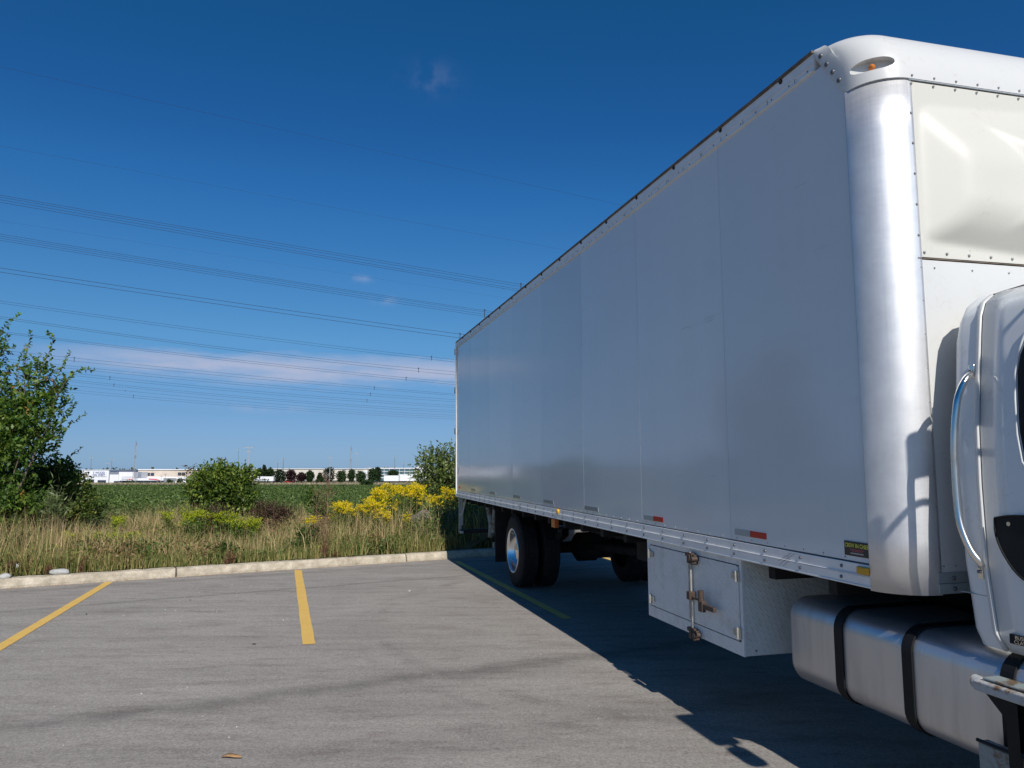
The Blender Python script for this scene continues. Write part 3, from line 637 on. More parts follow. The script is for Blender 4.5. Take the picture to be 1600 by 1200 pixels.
# ---- underbody tool box
tb = empty('tool_box', (0, 0, 0), 0, T)
X0 = 0.004; ya, yb_, za, zb = 1.045, 2.278, 0.462, 0.992
boxo('case', (X0 + .012, ya + .004, za + .002), (0.60, yb_ - .002, zb), M_['tread_end'], tb)
boxo('door_gap', (X0 + .008, ya + .02, za + .05), (X0 + .0125, yb_ - .02, zb - .03), M_['black'], tb)
fr = MB(); fr.box((X0, ya, za), (X0 + .012, yb_, za + .072)); fr.box((X0, ya, 0.958), (X0 + .012, yb_, zb)); fr.box((X0, ya, za + .072), (X0 + .012, ya + .026, .958)); fr.box((X0, yb_ - .04, za + .072), (X0 + .012, yb_, .958)); fr.build('door_frame', M_['tread'], tb)
def rrect(y0, y1, z0, z1, r, x, n=5, rts=(1, 1, 1, 1)):
    P = []
    for (cy, cz, a0, on_) in ((y1 - r, z1 - r, 0, rts[0]), (y0 + r, z1 - r, 90, rts[1]), (y0 + r, z0 + r, 180, rts[2]), (y1 - r, z0 + r, 270, rts[3])):
        if on_:
            for k in range(n + 1):
                a = math.radians(a0 + 90 * k / n); P.append((x, cy + r * math.cos(a), cz + r * math.sin(a)))
        else:
            a = math.radians(a0 + 45); P.append((x, cy + r * math.copysign(1, math.cos(a)), cz + r * math.copysign(1, math.sin(a))))
    return P
def door(y0, y1, z0, z1, rts, parent=tb):
    P = rrect(y0, y1, z0, z1, .02, X0 - .003, 5, rts); Q = [(X0 + .008, p[1], p[2]) for p in P]; m = MB(); m.grid([P, Q], False, True); m.add(P, [tuple(range(len(P)))]); return m.build('door', M_['tread'], parent, .0012)
d1 = door(1.612, 2.230, .541, .952, (1, 0, 0, 1)); d2 = door(1.078, 1.602, .541, .952, (0, 1, 1, 0))
m = MB(); m.tube([(-.022, 1.590, .47), (-.022, 1.590, .975)], .0065, 8); m.build('lock_rod', M_['zinc'], tb); m = MB(); m.tube([(-.018, 1.622, .56), (-.018, 1.622, .93)], .005, 8); m.build('lock_rod', M_['zinc'], tb)
for z in (.958, .50):
    m = MB(); m.box((-.034, 1.555, z - .012), (-.003, 1.64, z + .012)); m.box((-.040, 1.572, z - .052), (-.006, 1.607, z + .002)); m.tube([(-.006, 1.53, z - .02), (-.05, 1.53, z - .02)], .016, 10); m.box((-.03, 1.528, z - .05), (-.01, 1.552, z + .005)); m.tube([(-.004, 1.545, z - .045), (-.04, 1.545, z - .045)], .013, 9)
    m.build('latch_keeper', M_['rust'], tb, .003)
m = MB(); m.box((-.048, 1.567, .685), (-.006, 1.607, .735)); m.box((-.034, 1.440, .693), (-.022, 1.60, .706)); m.build('latch_arm', M_['rust'], tb, .003)
m = MB(); m.tube([(-.045, 1.425, .70), (-.047, 1.425, .765)], .019, 10); m.box((-.055, 1.40, .64), (-.025, 1.45, .705)); m.build('padlock', M_['rust'], tb, .004)
m = MB(); m.box((-.05, 1.275, .661), (-.032, 1.42, .69)); m.build('handle', M_['rust'], tb, .004)
def hinge(yc, z, s):
    m = MB(); m.box((-.009, min(yc, yc + s * .055), z - .018), (-.003, max(yc, yc + s * .055), z + .018)); m.tube([(-.011, yc, z - .03), (-.011, yc, z + .03)], .007, 8); m.box((-.006, min(yc, yc - s * .02), z - .03), (0.003, max(yc, yc - s * .02), z + .03)); m.build('hinge', M_['zinc'], tb, .001)
    m = MB(); m.box((-.0125, yc - .004, z - .02), (-.0105, yc + .004, z + .012)); 
for z in (.895, .585): hinge(1.083, z, 1); hinge(2.222, z, -1)
studs('case_rivets', [(0.08, ya + .003, .49), (.35, ya + .003, .62)], .006, .003, M_['bolt'], 'y')
boxo('case_hanger', (0.05, 1.05, .99), (.08, 2.27, 1.0), M_['under'], tb)

# ---- fuel tank: rounded section extruded along y
ft = empty('fuel_tank', (0, 0, 0), 0, T)
def section(x0, x1, z0, z1, r, n=8):
    P = []
    for cx, cz, a0 in ((x1 - r, z1 - r, 0), (x0 + r, z1 - r, 90), (x0 + r, z0 + r, 180), (x1 - r, z0 + r, 270)):
        for k in range(n + 1):
            a = math.radians(a0 + 90 * k / n); P.append((cx + r * math.cos(a), cz + r * math.sin(a)))
    return P
tx0, tx1, tz0, tz1, tr = 0.10, 0.72, 0.405, 0.835, 0.10
m = MB(); rows = []
for y, ins in ((.80, .10), (.797, .06), (.785, .035), (.765, .012), (.735, 0.0), (-1.35, 0.0), (-1.38, .012), (-1.40, .04), (-1.41, .1)):
    rows.append([(x, y, z) for x, z in section(tx0 + ins, tx1 - ins, tz0 + ins, tz1 - ins, max(tr - ins * .4, .05))])
m.grid(rows, True, True); m.add(rows[0], [tuple(range(len(rows[0])))]); m.add(rows[-1], [tuple(range(len(rows[0])))]); m.build('tank_shell', M_['tank'], ft)
for yc in (.368, -.065, -.545):
    m = MB(); r1 = section(tx0 - .008, tx1 + .008, tz0 - .008, tz1 + .008, tr + .004); hw = .029
    r0 = section(tx0 - .001, tx1 + .001, tz0 - .001, tz1 + .001, tr)
    m.grid([[(x, yc - hw, z) for x, z in r0], [(x, yc - hw, z) for x, z in r1], [(x, yc + hw, z) for x, z in r1], [(x, yc + hw, z) for x, z in r0]], False, True); m.build('tank_strap', M_['blackplastic'], ft, .002)
# ---- steps hung in front of the tank
st = empty('cab_step', (0, 0, 0), 0, T)
m = MB(); m.box((-.012, -1.5, .714), (.085, -.50, .750)); m.tube([(.03, -.505, .732), (.03, -.47, .734)], .024, 12); m.build('tread', M_['rustpaint'], st, .006, seg=3)
m = MB(); m.box((.012, -1.45, .753), (.085, -.52, .762)); m.build('tread_mat', M_['rustgreen'], st, .004)
m = MB(); m.add([(.01, -.52, .718), (.01, -.66, .705), (.01, -.66, .40), (.01, -.61, .40), (.01, -.61, .64), (.06, -.52, .718), (.06, -.66, .705), (.06, -.66, .40), (.06, -.61, .40), (.06, -.61, .64)], [(0, 1, 2, 3, 4), (5, 9, 8, 7, 6), (0, 4, 9, 5), (4, 3, 8, 9), (1, 0, 5, 6)]); m.build('hanger', M_['blackplastic'], st, .003)
m = MB(); m.box((.02, -1.4, .30), (.07, -.470, .528)); m.build('lower_bracket', M_['rustgreen'], st, .012, seg=3)
m = MB(); m.tube([(.015, -1.4, .53), (.018, -.475, .53)], .007, 8); m.build('bracket_rim', M_['dark'], st)

# ---- wheels
def wheel(xo, yc, zc, rt, w, flip=False, dish=True, seg=64):
    e = empty('wheel', (xo, yc, zc), 0, T); s = -1 if flip else 1; rr = rt * .615
    m = MB(); m.disc_stack([(s * a, r) for a, r in ((.012, rr - .004), (.002, rr + .01), (0, rr + .04), (.004, rt * .84), (.016, rt * .93), (.028, rt * .985), (.045, rt), (w - .045, rt), (w - .028, rt * .985), (w - .016, rt * .93), (w - .004, rt * .84), (w, rr + .04), (w - .002, rr + .01), (w - .012, rr - .004))], (0, 0, 0), seg)
    # tread blocks with grooves
    nb = 72
    for k in range(nb):
        a = 2 * math.pi * k / nb; ca, sa = math.cos(a), math.sin(a); h = .012; tw = math.pi * rt / nb * .78
        for x_a, x_b in ((.032, .088), (.098, .155), (.165, w - .032)):
            vs = []
            for (xx, tt, hh) in ((x_a, -tw, 0), (x_b, -tw, 0), (x_b, tw, 0), (x_a, tw, 0), (x_a, -tw, h), (x_b, -tw, h), (x_b, tw, h), (x_a, tw, h)):
                rad = rt - .003 + hh; vs.append((s * xx, ca * rad - sa * tt, sa * rad + ca * tt))
            m.add(vs, [(4, 5, 6, 7), (0, 1, 5, 4), (1, 2, 6, 5), (2, 3, 7, 6), (3, 0, 4, 7)])
    m.build('tyre', M_['rubber'], e)
    m = MB(); pr = [(.006, rr + .008), (-.004, rr + .004), (-.004, rr - .008), (.01, rr - .016), (.03, rr - .03), (.12, rr - .034), (.128, rr - .06), (.132, rr * .5), (.115, rr * .47), (.06, rr * .44), (.05, rr * .38), (.045, 0.0)] if dish else [(.006, rr + .008), (-.004, rr + .004), (-.004, rr - .01), (.03, rr - .03), (.04, rr * .8), (.0, rr * .55), (-.03, rr * .5), (-.05, rr * .3), (-.05, 0)]
    m.disc_stack([(s * a, r) for a, r in pr], (0, 0, 0), seg); m.build('rim', M_['rim'], e)
    m = MB()
    for k in range(10):
        a = 2 * math.pi * k / 10; p = Vector(((.13 if dish else .0) * s, rr * .62 * math.cos(a), rr * .62 * math.sin(a))); m.tube([p, p - Vector((s * .03, 0, 0))], .012, 6)
    m.build('lug_nuts', M_['bolt'], e).__setitem__('kind', 'stuff')
    return e
YW = 7.03; ZW = .388; RT = .457
wheel(.27, YW, ZW, RT, .245); wheel(.56, YW, ZW, RT, .245, dish=False); wheel(W - .27, YW, ZW, RT, .245, flip=True); wheel(W - .56, YW, ZW, RT, .245, flip=True, dish=False)
YF = -2.15; ZF = .48
wheel(.22, YF, ZF, RT, .27, dish=False); wheel(W - .22, YF, ZF, RT, .27, flip=True, dish=False)
m = MB(); m.tube([(.6, YW, ZW + .02), (W - .6, YW, ZW + .02)], .075, 12); m.disc_stack([(-.2, .08), (-.12, .19), (.12, .19), (.2, .08)], (W / 2, YW, ZW + .02), 20); m.build('rear_axle', M_['under'], T)
m = MB(); m.tube([(.4, YF, ZF), (W - .4, YF, ZF)], .06, 10); m.build('front_axle', M_['under'], T)
m = MB(); m.tube([(W / 2, YW - .2, ZW + .05), (W / 2, 3.4, .62), (W / 2, -.4, .72)], .055, 10); m.build('drive_shaft', M_['under'], T)
for x in (.86, W - .94): boxo('frame_rail', (x, -3.0, .72), (x + .08, L - .3, .975), M_['under'], T, .004)
for y in (-.9, .9, 2.6, 4.4, 6.1, 8.3): boxo('frame_crossmember', (.94, y, .76), (W - .94, y + .09, .94), M_['under'], T)
for k in range(19): boxo('floor_crossmember', (.05, .3 + k * .49, .915), (W - .05, .36 + k * .49, .99), M_['under'], T)
for x in (.72, W - .82):
    m = MB(); m.grid([[(xx, YW - .7 + 1.4 * k / 10, .56 + .16 * ((k - 5) / 5) ** 2 + dz) for k in range(11)] for xx, dz in ((x, 0), (x + .09, 0), (x + .09, -.09), (x, -.09), (x, 0))], False); m.build('leaf_spring', M_['under'], T)
for sx in (0, 1):
    a, b = mirror(sx, (.24, 7.86, .14), (.86, 7.875, .93)); boxo('mud_flap', a, b, M_['rubber'], T)
    a, b = mirror(sx, (.24, 7.84, .93), (.86, 7.89, .99)); boxo('flap_hanger', a, b, M_['under'], T)
m = MB(); m.tube([(.95, 3.0, .60), (.95, 3.9, .60)], .13, 16); m.build('air_tank', M_['under'], T); m = MB(); m.tube([(1.5, 3.1, .58), (1.5, 4.6, .58)], .11, 16); m.build('muffler', M_['under'], T)
m = MB(); m.box((.35, 2.9, .72), (.62, 3.25, .92)); m.tube([(.48, 2.95, .86), (.48, 2.9, .70)], .05, 10); m.build('valve_block', M_['under'], T, .01)
# rear underride frame and lift gate arms
for sx in (0, 1):
    xa = .03 if not sx else W - .07
    m = MB(); m.box((xa, 9.46, .42), (xa + .04, 9.50, 1.0)); m.box((xa, 9.30, .55), (xa + .035, 9.325, .99)); m.box((xa, 9.325, .70), (xa + .035, 9.46, .725)); m.tube([(xa + .02, 9.32, .70), (xa + .02, 9.0, .985)], .014, 6); m.box((xa, 9.30, .42), (xa + .04, 9.46, .455)); m.build('bumper_support', M_['sill'], T, .003)
m = MB(); m.box((.03, 9.40, .41), (W - .03, 9.47, .47)); m.build('rear_bumper', M_['dark'], T, .006)
for xa in (.35, W - .42):
    m = MB(); m.tube([(xa, 8.75, .92), (xa, 8.55, .62), (xa, 8.62, .42)], [.06, .045, .04], 8); m.tube([(xa, 8.35, .94), (xa, 8.42, .5)], .03, 8); m.tube([(xa, 8.4, .36), (xa, 8.4, .28)], .02, 6); m.build('lift_arm', M_['rustgreen'], T, 0)

# ---- cab
cab = empty('cab', (0, 0, 0), 0, T)
prof = [(.135, .842), (.118, .90), (.125, 1.15), (.140, 1.45), (.158, 1.66), (.195, 1.88), (.222, 2.03), (.238, 2.11), (.262, 2.165), (.31, 2.20), (.38, 2.222), (.50, 2.245), (.9, 2.285), (W / 2, 2.30)]
def yrear(z):
    return float(np.interp(z, [.84, 1.0, 1.16, 1.5, 1.8, 2.05, 2.15, 2.25], [-.365, -.335, -.318, -.292, -.268, -.245, -.262, -.275]))
def seam_y(z): return float(np.interp(z, [.84, .93, 1.2, 1.7, 2.15], [-.52, -.482, -.458, -.432, -.405]))
def cab_shell(ys, name, mat, rear_round=True, front=False, xoff=0.0, z_lo=None):
    m = MB(); rows = []
    for (y, ins) in ys:
        half = []
        for x, z in prof:
            xx = x + ins * (1 if z < 2.19 else .6) + xoff; zz = z - (ins * .6 if z > 2.0 else 0)
            half.append((xx, (seam_y(z) + .004) if y == 'seam' else (yrear(z) + y) if rear_round else y, zz))
        if y == 'seam': pass
        full = half + [(W - p[0], p[1], p[2]) for p in reversed(half[:-1])]; rows.append(full)
    m.grid(rows); m.add(rows[0], [tuple(range(len(rows[0])))]) ; return m
r_ = .085
ys = [(0.0, r_), ] + [(-r_ * (1 - math.cos(math.pi / 2 * k / 7)), r_ * (1 - math.sin(math.pi / 2 * k / 7))) for k in range(1, 8)] + [(-.115, 0.0), ('seam', 0.0)]
m = cab_shell(ys, '', None); m.build('cab_back_corner', M_['cab'], cab)
# door skin forward of the seam
def seam_y(z): return float(np.interp(z, [.84, .93, 1.2, 1.7, 2.15], [-.52, -.482, -.458, -.432, -.405])) 
# quarter panel between corner and seam + raised seam lip, then door as its own piece
def skin(f0, f1, name, mat, off=0.0, zmin=0, zmax=9, parent=cab, n=4, both=True):
    for sx in ((0, 1) if both else (0,)):
        m = MB(); rows = []
        pr = [(x, z) for x, z in prof if z <= 2.2225 and z >= zmin and z <= zmax]
        for k in range(n + 1):
            row = []
            for x, z in pr:
                y = f0(z) + (f1(z) - f0(z)) * k / n; xx = x + off; row.append((xx if not sx else W - xx, y, z))
            rows.append(row)
        m.grid(rows); o = m.build(name, mat, parent); s = o.modifiers.new('s', 'SOLIDIFY'); s.thickness = .02; s.offset = -1 if not sx else -1
    return o
skin(lambda z: seam_y(z) + .010, lambda z: seam_y(z) - .004, 'seam_trim', M_['cap'], -.006, zmax=2.21)
skin(lambda z: seam_y(z) - .0105, lambda z: -1.62 + (z - .84) * .12, 'door', M_['cab'], .002, n=10)
boxo('cab_inner', (.34, -1.5, .9), (W - .34, -.40, 1.95), M_['blackplastic'], cab)
# roof, windshield, hood and nose, beyond the picture but in its place
m = MB(); rows = []
for y, dz, ins in ((-.404, 0, 0), (-1.0, .03, 0), (-1.45, .0, .02), (-1.62, -.06, .05)):
    rows.append([(x + ins, y, z + dz) for x, z in prof if z >= 2.22] + [(W - x - ins, y, z + dz) for x, z in reversed(prof[:-1]) if z >= 2.22])
m.grid(rows); o = m.build('cab_roof', M_['cab'], cab)
m = MB(); m.grid([[(.30, -1.63, 2.12), (W - .30, -1.63, 2.12)], [(.20, -2.05, 1.45), (W - .20, -2.05, 1.45)]], False); o = m.build('windshield', M_['glass'], cab)
m = MB(); rows = []
for y, zt, ins in ((-1.60, 1.50, .14), (-2.05, 1.45, .16), (-2.6, 1.30, .22), (-2.95, 1.18, .30), (-3.08, .9, .36), (-3.10, .55, .36)):
    rows.append([(ins, y, .95 if y > -2.9 else .5), (ins, y, zt - .12), (ins + .12, y, zt), (W / 2, y, zt + .04), (W - ins - .12, y, zt), (W - ins, y, zt - .12), (W - ins, y, .95 if y > -2.9 else .5)])
m.grid(rows); m.build('hood', M_['cab'], cab)
boxo('bumper', (.1, -3.3, .38), (W - .1, -3.12, .72), M_['chrome'], cab, .03); boxo('grille', (.8, -3.13, .75), (W - .8, -3.105, 1.15), M_['blackplastic'], cab, .01)
for xa in (.42, W - .68): boxo('headlight', (xa, -3.13, .78), (xa + .26, -3.09, 1.0), M_['glass'], cab, .02)
for sx in (0, 1):
    m = MB(); rows = []
    for k in range(13):
        a = math.pi * k / 12; yv = YF + .6 * math.cos(a); zv = .5 + .6 * math.sin(a)
        rows.append([(p if not sx else W - p, yv, zv) for p in (.12, .30, .5)])
    m.grid(rows); o = m.build('fender', M_['cab'], cab); s = o.modifiers.new('s', 'SOLIDIFY'); s.thickness = .02
# door window: black seal, dark glass, rounded rear edge leaving the picture
def xs_at(z): return float(np.interp(z, [p[1] for p in prof], [p[0] for p in prof]))
def on_side(y, z, off): return (xs_at(z) + off, y, z)
wz0, wz1, wy0, wy1 = 1.44, 2.045, -1.42, -.575
def win_outline(g):
    P = []; y1 = wy1 - g; y0 = wy0 + g; z1 = wz1 - g; z0 = wz0 + g
    pts = [(y0, z0), (y1 - .20, z0), (y1 - .12, z0 + .03), (y1 - .065, z0 + .10), (y1 - .045, z0 + .2), (y1 - .03, z0 + .33), (y1 - .022, z0 + .42), (y1 - .03, z1 - .12), (y1 - .055, z1 - .05), (y1 - .10, z1 - .01), (y1 - .16, z1), (y0, z1)]
    return pts
def fan_patch(name, outline, off, mat, parent, sx=0):
    zs = sorted(set([round(p[1], 4) for p in outline] + [float(z) for z in np.linspace(outline[0][1], outline[-1][1], 14)]))
    # scan the outline: for each z, right boundary y
    oy = [p[1] for p in outline[1:-1]]; ox = [p[0] for p in outline[1:-1]]
    m = MB(); rows = []
    for z in zs:
        yr = float(np.interp(z, oy, ox)); row = []
        for k in range(7):
            y = outline[0][0] + (yr - outline[0][0]) * k / 6; p = on_side(y, z, off); row.append(p if not sx else (W - p[0], p[1], p[2]))
        rows.append(row)
    m.grid(rows); return m.build(name, mat, parent)
for sx in (0, 1):
    w_ = fan_patch('door_window', win_outline(0), -.004, M_['blackplastic'], cab, sx); fan_patch('pane', win_outline(.028), -.0065, M_['glass'], w_, sx)
    w_ = None
# bright pressed edge round the window opening
m = MB(); oo = win_outline(-.012)[1:-1]; m.tube([on_side(y, z, -.001) for y, z in oo], .0055, 6); m.build('window_flange', M_['cab'], cab)
# recessed door handle
hp = []
for (y, z) in ((-.512, 1.322), (-.60, 1.336), (-.72, 1.33), (-.78, 1.28), (-.79, 1.17), (-.74, 1.10), (-.66, 1.102), (-.60, 1.13), (-.548, 1.19), (-.515, 1.26)): hp.append((y, z))
def handle(sx):
    P = [on_side(y, z, -.0075) for y, z in hp]; P = [tuple(p) for p in cr(P + [P[0]], 3)[:-1]]; c = on_side(-.66, 1.22, .02)
    Q = [(c[0] + .0, c[1] + (p[1] - c[1]) * .72, c[2] + (p[2] - c[2]) * .72) for p in P]
    m = MB(); m.add(P, [tuple(range(len(P)))]); m.tube(P + [P[0]], .004, 5, False)
    if sx: m.v = [(W - v[0], v[1], v[2]) for v in m.v]
    o = m.build('door_handle', M_['blackplastic'], cab); 
    m = MB(); pp = on_side(-.575, 1.305, -.010); m.tube([pp, (pp[0] - .004, pp[1], pp[2])], .008, 10)
    if sx: m.v = [(W - v[0], v[1], v[2]) for v in m.v]
    m.build('lock', M_['chrome'], o); return o
handle(0); handle(1)
bp = on_side(-.615, .897, -.004); bd = boxo('badge', (bp[0] - .003, -.69, .880), (bp[0] + .01, -.552, .914), M_['blackplastic'], cab, .002)
text('BUSINESS', .018, M_['chrome'], bd, (bp[0] - .0042, -.618, .9045), (0, -1, 0), (0, 0, 1), sx=1.1); text('CLASS', .018, M_['chrome'], bd, (bp[0] - .0042, -.600, .889), (0, -1, 0), (0, 0, 1), sx=1.1)
# grab handle
gx = .085
gp = [(.178, -.398, 1.872), (.150, -.405, 1.856), (.118, -.405, 1.81), (.095, -.405, 1.75), (.08, -.398, 1.62), (.078, -.394, 1.50), (.075, -.398, 1.36), (.072, -.412, 1.28), (.080, -.440, 1.20), (.098, -.462, 1.155), (.112, -.452, 1.142)]
gb = MB(); 
gb.tube(cr(gp), .0135, 12); gh = gb.build('grab_handle', M_['chrome'], cab)
for (y, z) in ((-.392, 1.885), (-.440, 1.118)):
    p = on_side(y, z, -.003); m = MB(); m.box((p[0] - .004, y - .013, z - .028), (p[0] + .012, y + .013, z + .028)); m.build('mount_plate', M_['chrome'], gh, .004)
    m = MB(); m.tube([(p[0] - .004, y, z), (p[0] - .012, y, z)], .007, 8); m.build('mount_bolt', M_['bolt'], gh)
boxo('cab_seam', (xs_at(1.03) - .0012, -.47, 1.0285), (xs_at(1.03) + .01, -.34, 1.0305), M_['sill'], cab)
# mirrors on their arms
mi = empty('door_mirror', (0, 0, 0), 0, cab)
m = MB(); m.box((-.165, -1.36, 1.88), (-.004, -1.27, 2.27)); m.build('mirror_housing', M_['blackplastic'], mi, .03, seg=3)
m = MB(); m.box((-.15, -1.36, 1.63), (-.03, -1.28, 1.84)); m.build('convex_mirror', M_['blackplastic'], mi, .04, seg=3)
m = MB(); m.tube([(-.07, -1.31, 1.80), (-.07, -1.31, 1.92)], .02, 8); m.tube(cr([(.235, -1.30, 1.86), (.218, -1.31, 2.1), (.196, -1.31, 2.36), (.190, -1.31, 2.54), (.22, -1.31, 2.64), (.32, -1.31, 2.62)]), .008, 8); m.tube(cr([(.22, -1.30, 2.19), (.15, -1.31, 2.235), (.08, -1.31, 2.24), (.01, -1.31, 2.19), (-.06, -1.31, 2.10)]), .013, 8); m.build('mirror_arm', M_['dark'], mi)
m = MB(); m.box((.062, -1.34, 2.355), (.178, -1.29, 2.535)); m.build('spot_mirror', M_['blackplastic'], mi, .022, seg=3)

# ------------------------------------------------------------------ far side of the field
FV = np.array([0, math.cos(math.radians(6.466)), math.sin(math.radians(6.466))]); UV = np.array([0, -math.sin(math.radians(6.466)), math.cos(math.radians(6.466))])
def at(u, v, Y):
    """point at depth Y seen in direction (u, v) of the 1600x1200 photograph: used to read off real places and sizes"""
    d = FV + np.array([1, 0, 0]) * (u - 800) / 1200 + UV * (600 - v) / 1200; return np.array([0, 0, 1.5]) + d * (Y / d[1])
GZ = -3.70
def fbox(m, u0, u1, vt, Y, dep, vb=None, z0=None):
    a = at(u0, vt, Y); b = at(u1, vt, Y); zb_ = at(u0, vb, Y)[2] if vb else (GZ if z0 is None else z0); m.box((a[0], Y, zb_), (b[0], Y + dep, a[2]))
def fpart(name, mat, par, *boxes):
    m = MB(); [fbox(m, *b) for b in boxes]; o = m.build(name, mat, None, recalc=False); o.parent = par; o.matrix_parent_inverse = Matrix.Translation(par.location).inverted(); return o
def bld(label, u, Y, cat='building', name='commercial_building', group=None):
    p = at(u, 750, Y); e = empty(name, (p[0], Y, GZ)); tag(e, label, cat, group); return e
Y = 345
b = bld('bright white store front with dark lettering, farthest left across the field', 150, Y, name='store_building')
fpart('wall', M_['bwhite'], b, (128, 170.5, 734.5, Y, 30)); fpart('roof_edge', M_['bpale'], b, (127.5, 171, 733.8, Y - .3, 30.5, 734.6)); fpart('doorway', M_['bdark'], b, (152.5, 165.5, 750.2, Y - .15, .3, 756.2)); fpart('window', M_['bdark'], b, (132, 147, 749, Y - .15, .3, 754))
p = at(157, 739, Y); sg = fpart('sign', M_['bwhite'], b, (141, 166.5, 736.2, Y - .25, .25, 744.6))
o = text('T WOOD', 1.25, M_['letter'], sg, (0, 0, 0), (1, 0, 0), (0, 0, 1), bold=.03, ext=.03); q = at(155, 738.7, Y); o.matrix_parent_inverse = Matrix.Identity(4); o.location = (q[0], Y - .30, q[2])
o.parent = sg; o.matrix_parent_inverse = sg.matrix_world.inverted() if False else Matrix.Identity(4)
o2 = text('ON WEST', 1.25, M_['letter'], sg, (0, 0, 0), (1, 0, 0), (0, 0, 1), bold=.03, ext=.03); q2 = at(155, 742.4, Y); o2.location = (q2[0], Y - .30, q2[2])
b = bld('low white dealership with a red striped fascia and glass front', 210, Y - 5, name='dealership_building'); Y2 = Y - 5
fpart('wall', M_['bpale'], b, (171.5, 186, 741.5, Y2, 25), (186, 209.5, 737.3, Y2, 25), (209.5, 256, 747.2, Y2, 18)); fpart('canopy', M_['bwhite'], b, (186.5, 255.5, 747.2, Y2 - 1.5, 1.4, 750.8))
fpart('red_fascia', M_['bred'], b, (199.5, 208, 747.9, Y2 - 1.6, .15, 749)); m = MB(); a1 = at(235, 747.6, Y2); a2 = at(254, 751, Y2)
m.add([(a1[0], Y2 - 1.65, a1[2]), (a2[0] - 2, Y2 - 1.65, a1[2] - .2), (a2[0], Y2 - 1.65, a2[2] + .1), (a2[0] - 2.6, Y2 - 1.65, a2[2] + .35), (a1[0], Y2 - 1.65, a1[2] - .4)], [(0, 4, 3, 2, 1)]); o = m.build('red_fascia', M_['bred'], b, recalc=False); o.matrix_parent_inverse = Matrix.Translation(b.location).inverted()
fpart('grey_fascia', M_['bgrey'], b, (190, 199.4, 748, Y2 - 1.6, .15, 749), (190, 208, 745, Y2 - .1, .1, 745.8))
for u0, u1 in ((178, 189), (190.5, 200), (201.5, 208.5), (213, 223.5), (224.5, 234.5), (235.5, 245), (246.5, 255)): fpart('window', M_['bglass'] if u0 > 200 else M_['bdark'], b, (u0, u1, 751.6, Y2 - .12, .2, 756.4))
b = bld('beige two storey building with a pale cornice and dark windows', 262, Y + 8, name='office_building'); Y3 = Y + 8
fpart('wall', M_['bbeige'], b, (216, 313, 733.6, Y3, 40)); fpart('cornice', M_['bwhite'], b, (215.5, 313.5, 733, Y3 - .5, 40.5, 734.2)); fpart('band', M_['bwhite'], b, (216, 313, 745, Y3 - .2, .2, 748.2))
for u0, u1, v0, v1 in ((229.5, 234.5, 738.8, 743.6), (235.5, 240.8, 738.8, 743.6), (278, 283, 738.2, 743), (284, 289.5, 738.2, 743), (277, 288.5, 748.8, 753.5)): fpart('window', M_['bdark'], b, (u0, u1, v0, Y3 - .12, .3, v1))
b = bld('low white building extension behind parked cars and the mid bush', 326, Y + 3, name='store_annex'); fpart('wall', M_['bpale'], b, (311, 342, 737.6, Y + 3, 25)); fpart('window', M_['bdark'], b, (314, 322, 748, Y + 2.9, .3, 752), (329, 337, 748, Y + 2.9, .3, 752))
Y4 = 430
b = bld('very long pale beige warehouse behind the row of trees', 480, Y4, name='warehouse'); fpart('wall', M_['blong'], b, (345, 580, 732.6, Y4, 90)); fpart('roof_edge', M_['bpale'], b, (344.5, 580.5, 732, Y4 - .5, 90.5, 732.9))
fpart('white_bay', M_['bwhite'], b, (567.5, 574.5, 735.5, Y4 - 1, .8)); fpart('dock_door', M_['bwhite'], b, (466, 478, 748, Y4 - .3, .3), (452, 460, 749, Y4 - .3, .3))
b = bld('dark teal glazed office block with pale floor bands', 612, Y4 - 20, name='glass_building'); Y5 = Y4 - 20
fpart('wall', M_['bglass'], b, (577, 649, 731.6, Y5, 40))
for v0, v1 in ((731.0, 732.6), (736.6, 737.4), (741, 742), (746, 747.2)): fpart('floor_band', M_['bpale'], b, (576.5, 649.5, v0, Y5 - .4, .5, v1))
for u in range(584, 648, 8): fpart('mullion', M_['bpale'], b, (u, u + .5, 732.6, Y5 - .2, .2, 750))
for u in (597, 602, 613): fpart('roof_unit', M_['bgrey'], b, (u, u + 3, 729.6, Y5 + 8, 4, 731.4))
b = bld('white block at the right end of the glazed offices, half behind the bush', 655, Y5 - 10, name='store_building'); fpart('wall', M_['bwhite'], b, (648, 672, 728, Y5 - 10, 30)); fpart('window', M_['bdark'], b, (652, 656, 733, Y5 - 10.2, .3, 737))
# trailers and cars
def trailer(u0, u1, vt, vb, Y, label):
    a = at(u0, vt, Y); c = at(u1, vb, Y); e = empty('semi_trailer', ((a[0] + c[0]) / 2, Y, GZ)); tag(e, label, 'trailer', 'white trailers parked across the field'); hl = (c[0] - a[0]) / 2; zb = 1.1; zt = a[2] - GZ
    boxo('trailer_body', (-hl, 0, zb), (hl, 2.5, zt), M_['bwhite'], e); boxo('trailer_frame', (-hl + .5, .5, .8), (hl - .5, 2, zb), M_['under'], e)
    for k in (-1, 1):
        for dx in (0, 1.3):
            m = MB(); m.disc_stack([(0, 0), (0, .5), (.3, .5), (.3, 0)], (0, 0, .5), 14, 'y'); o = m.build('wheel', M_['rubber'], e); o.location = (k * (hl - 2.2) + dx * -k, .3, 0)
trailer(399, 427, 744.6, 756, 318, 'white box trailer parked in front of the left end of the tree row'); trailer(600, 623, 743, 755, 318, 'white trailer behind the goldenrod, left of its neighbour'); trailer(624, 652, 741.5, 755, 322, 'taller white trailer beside the bush, right of its neighbour')
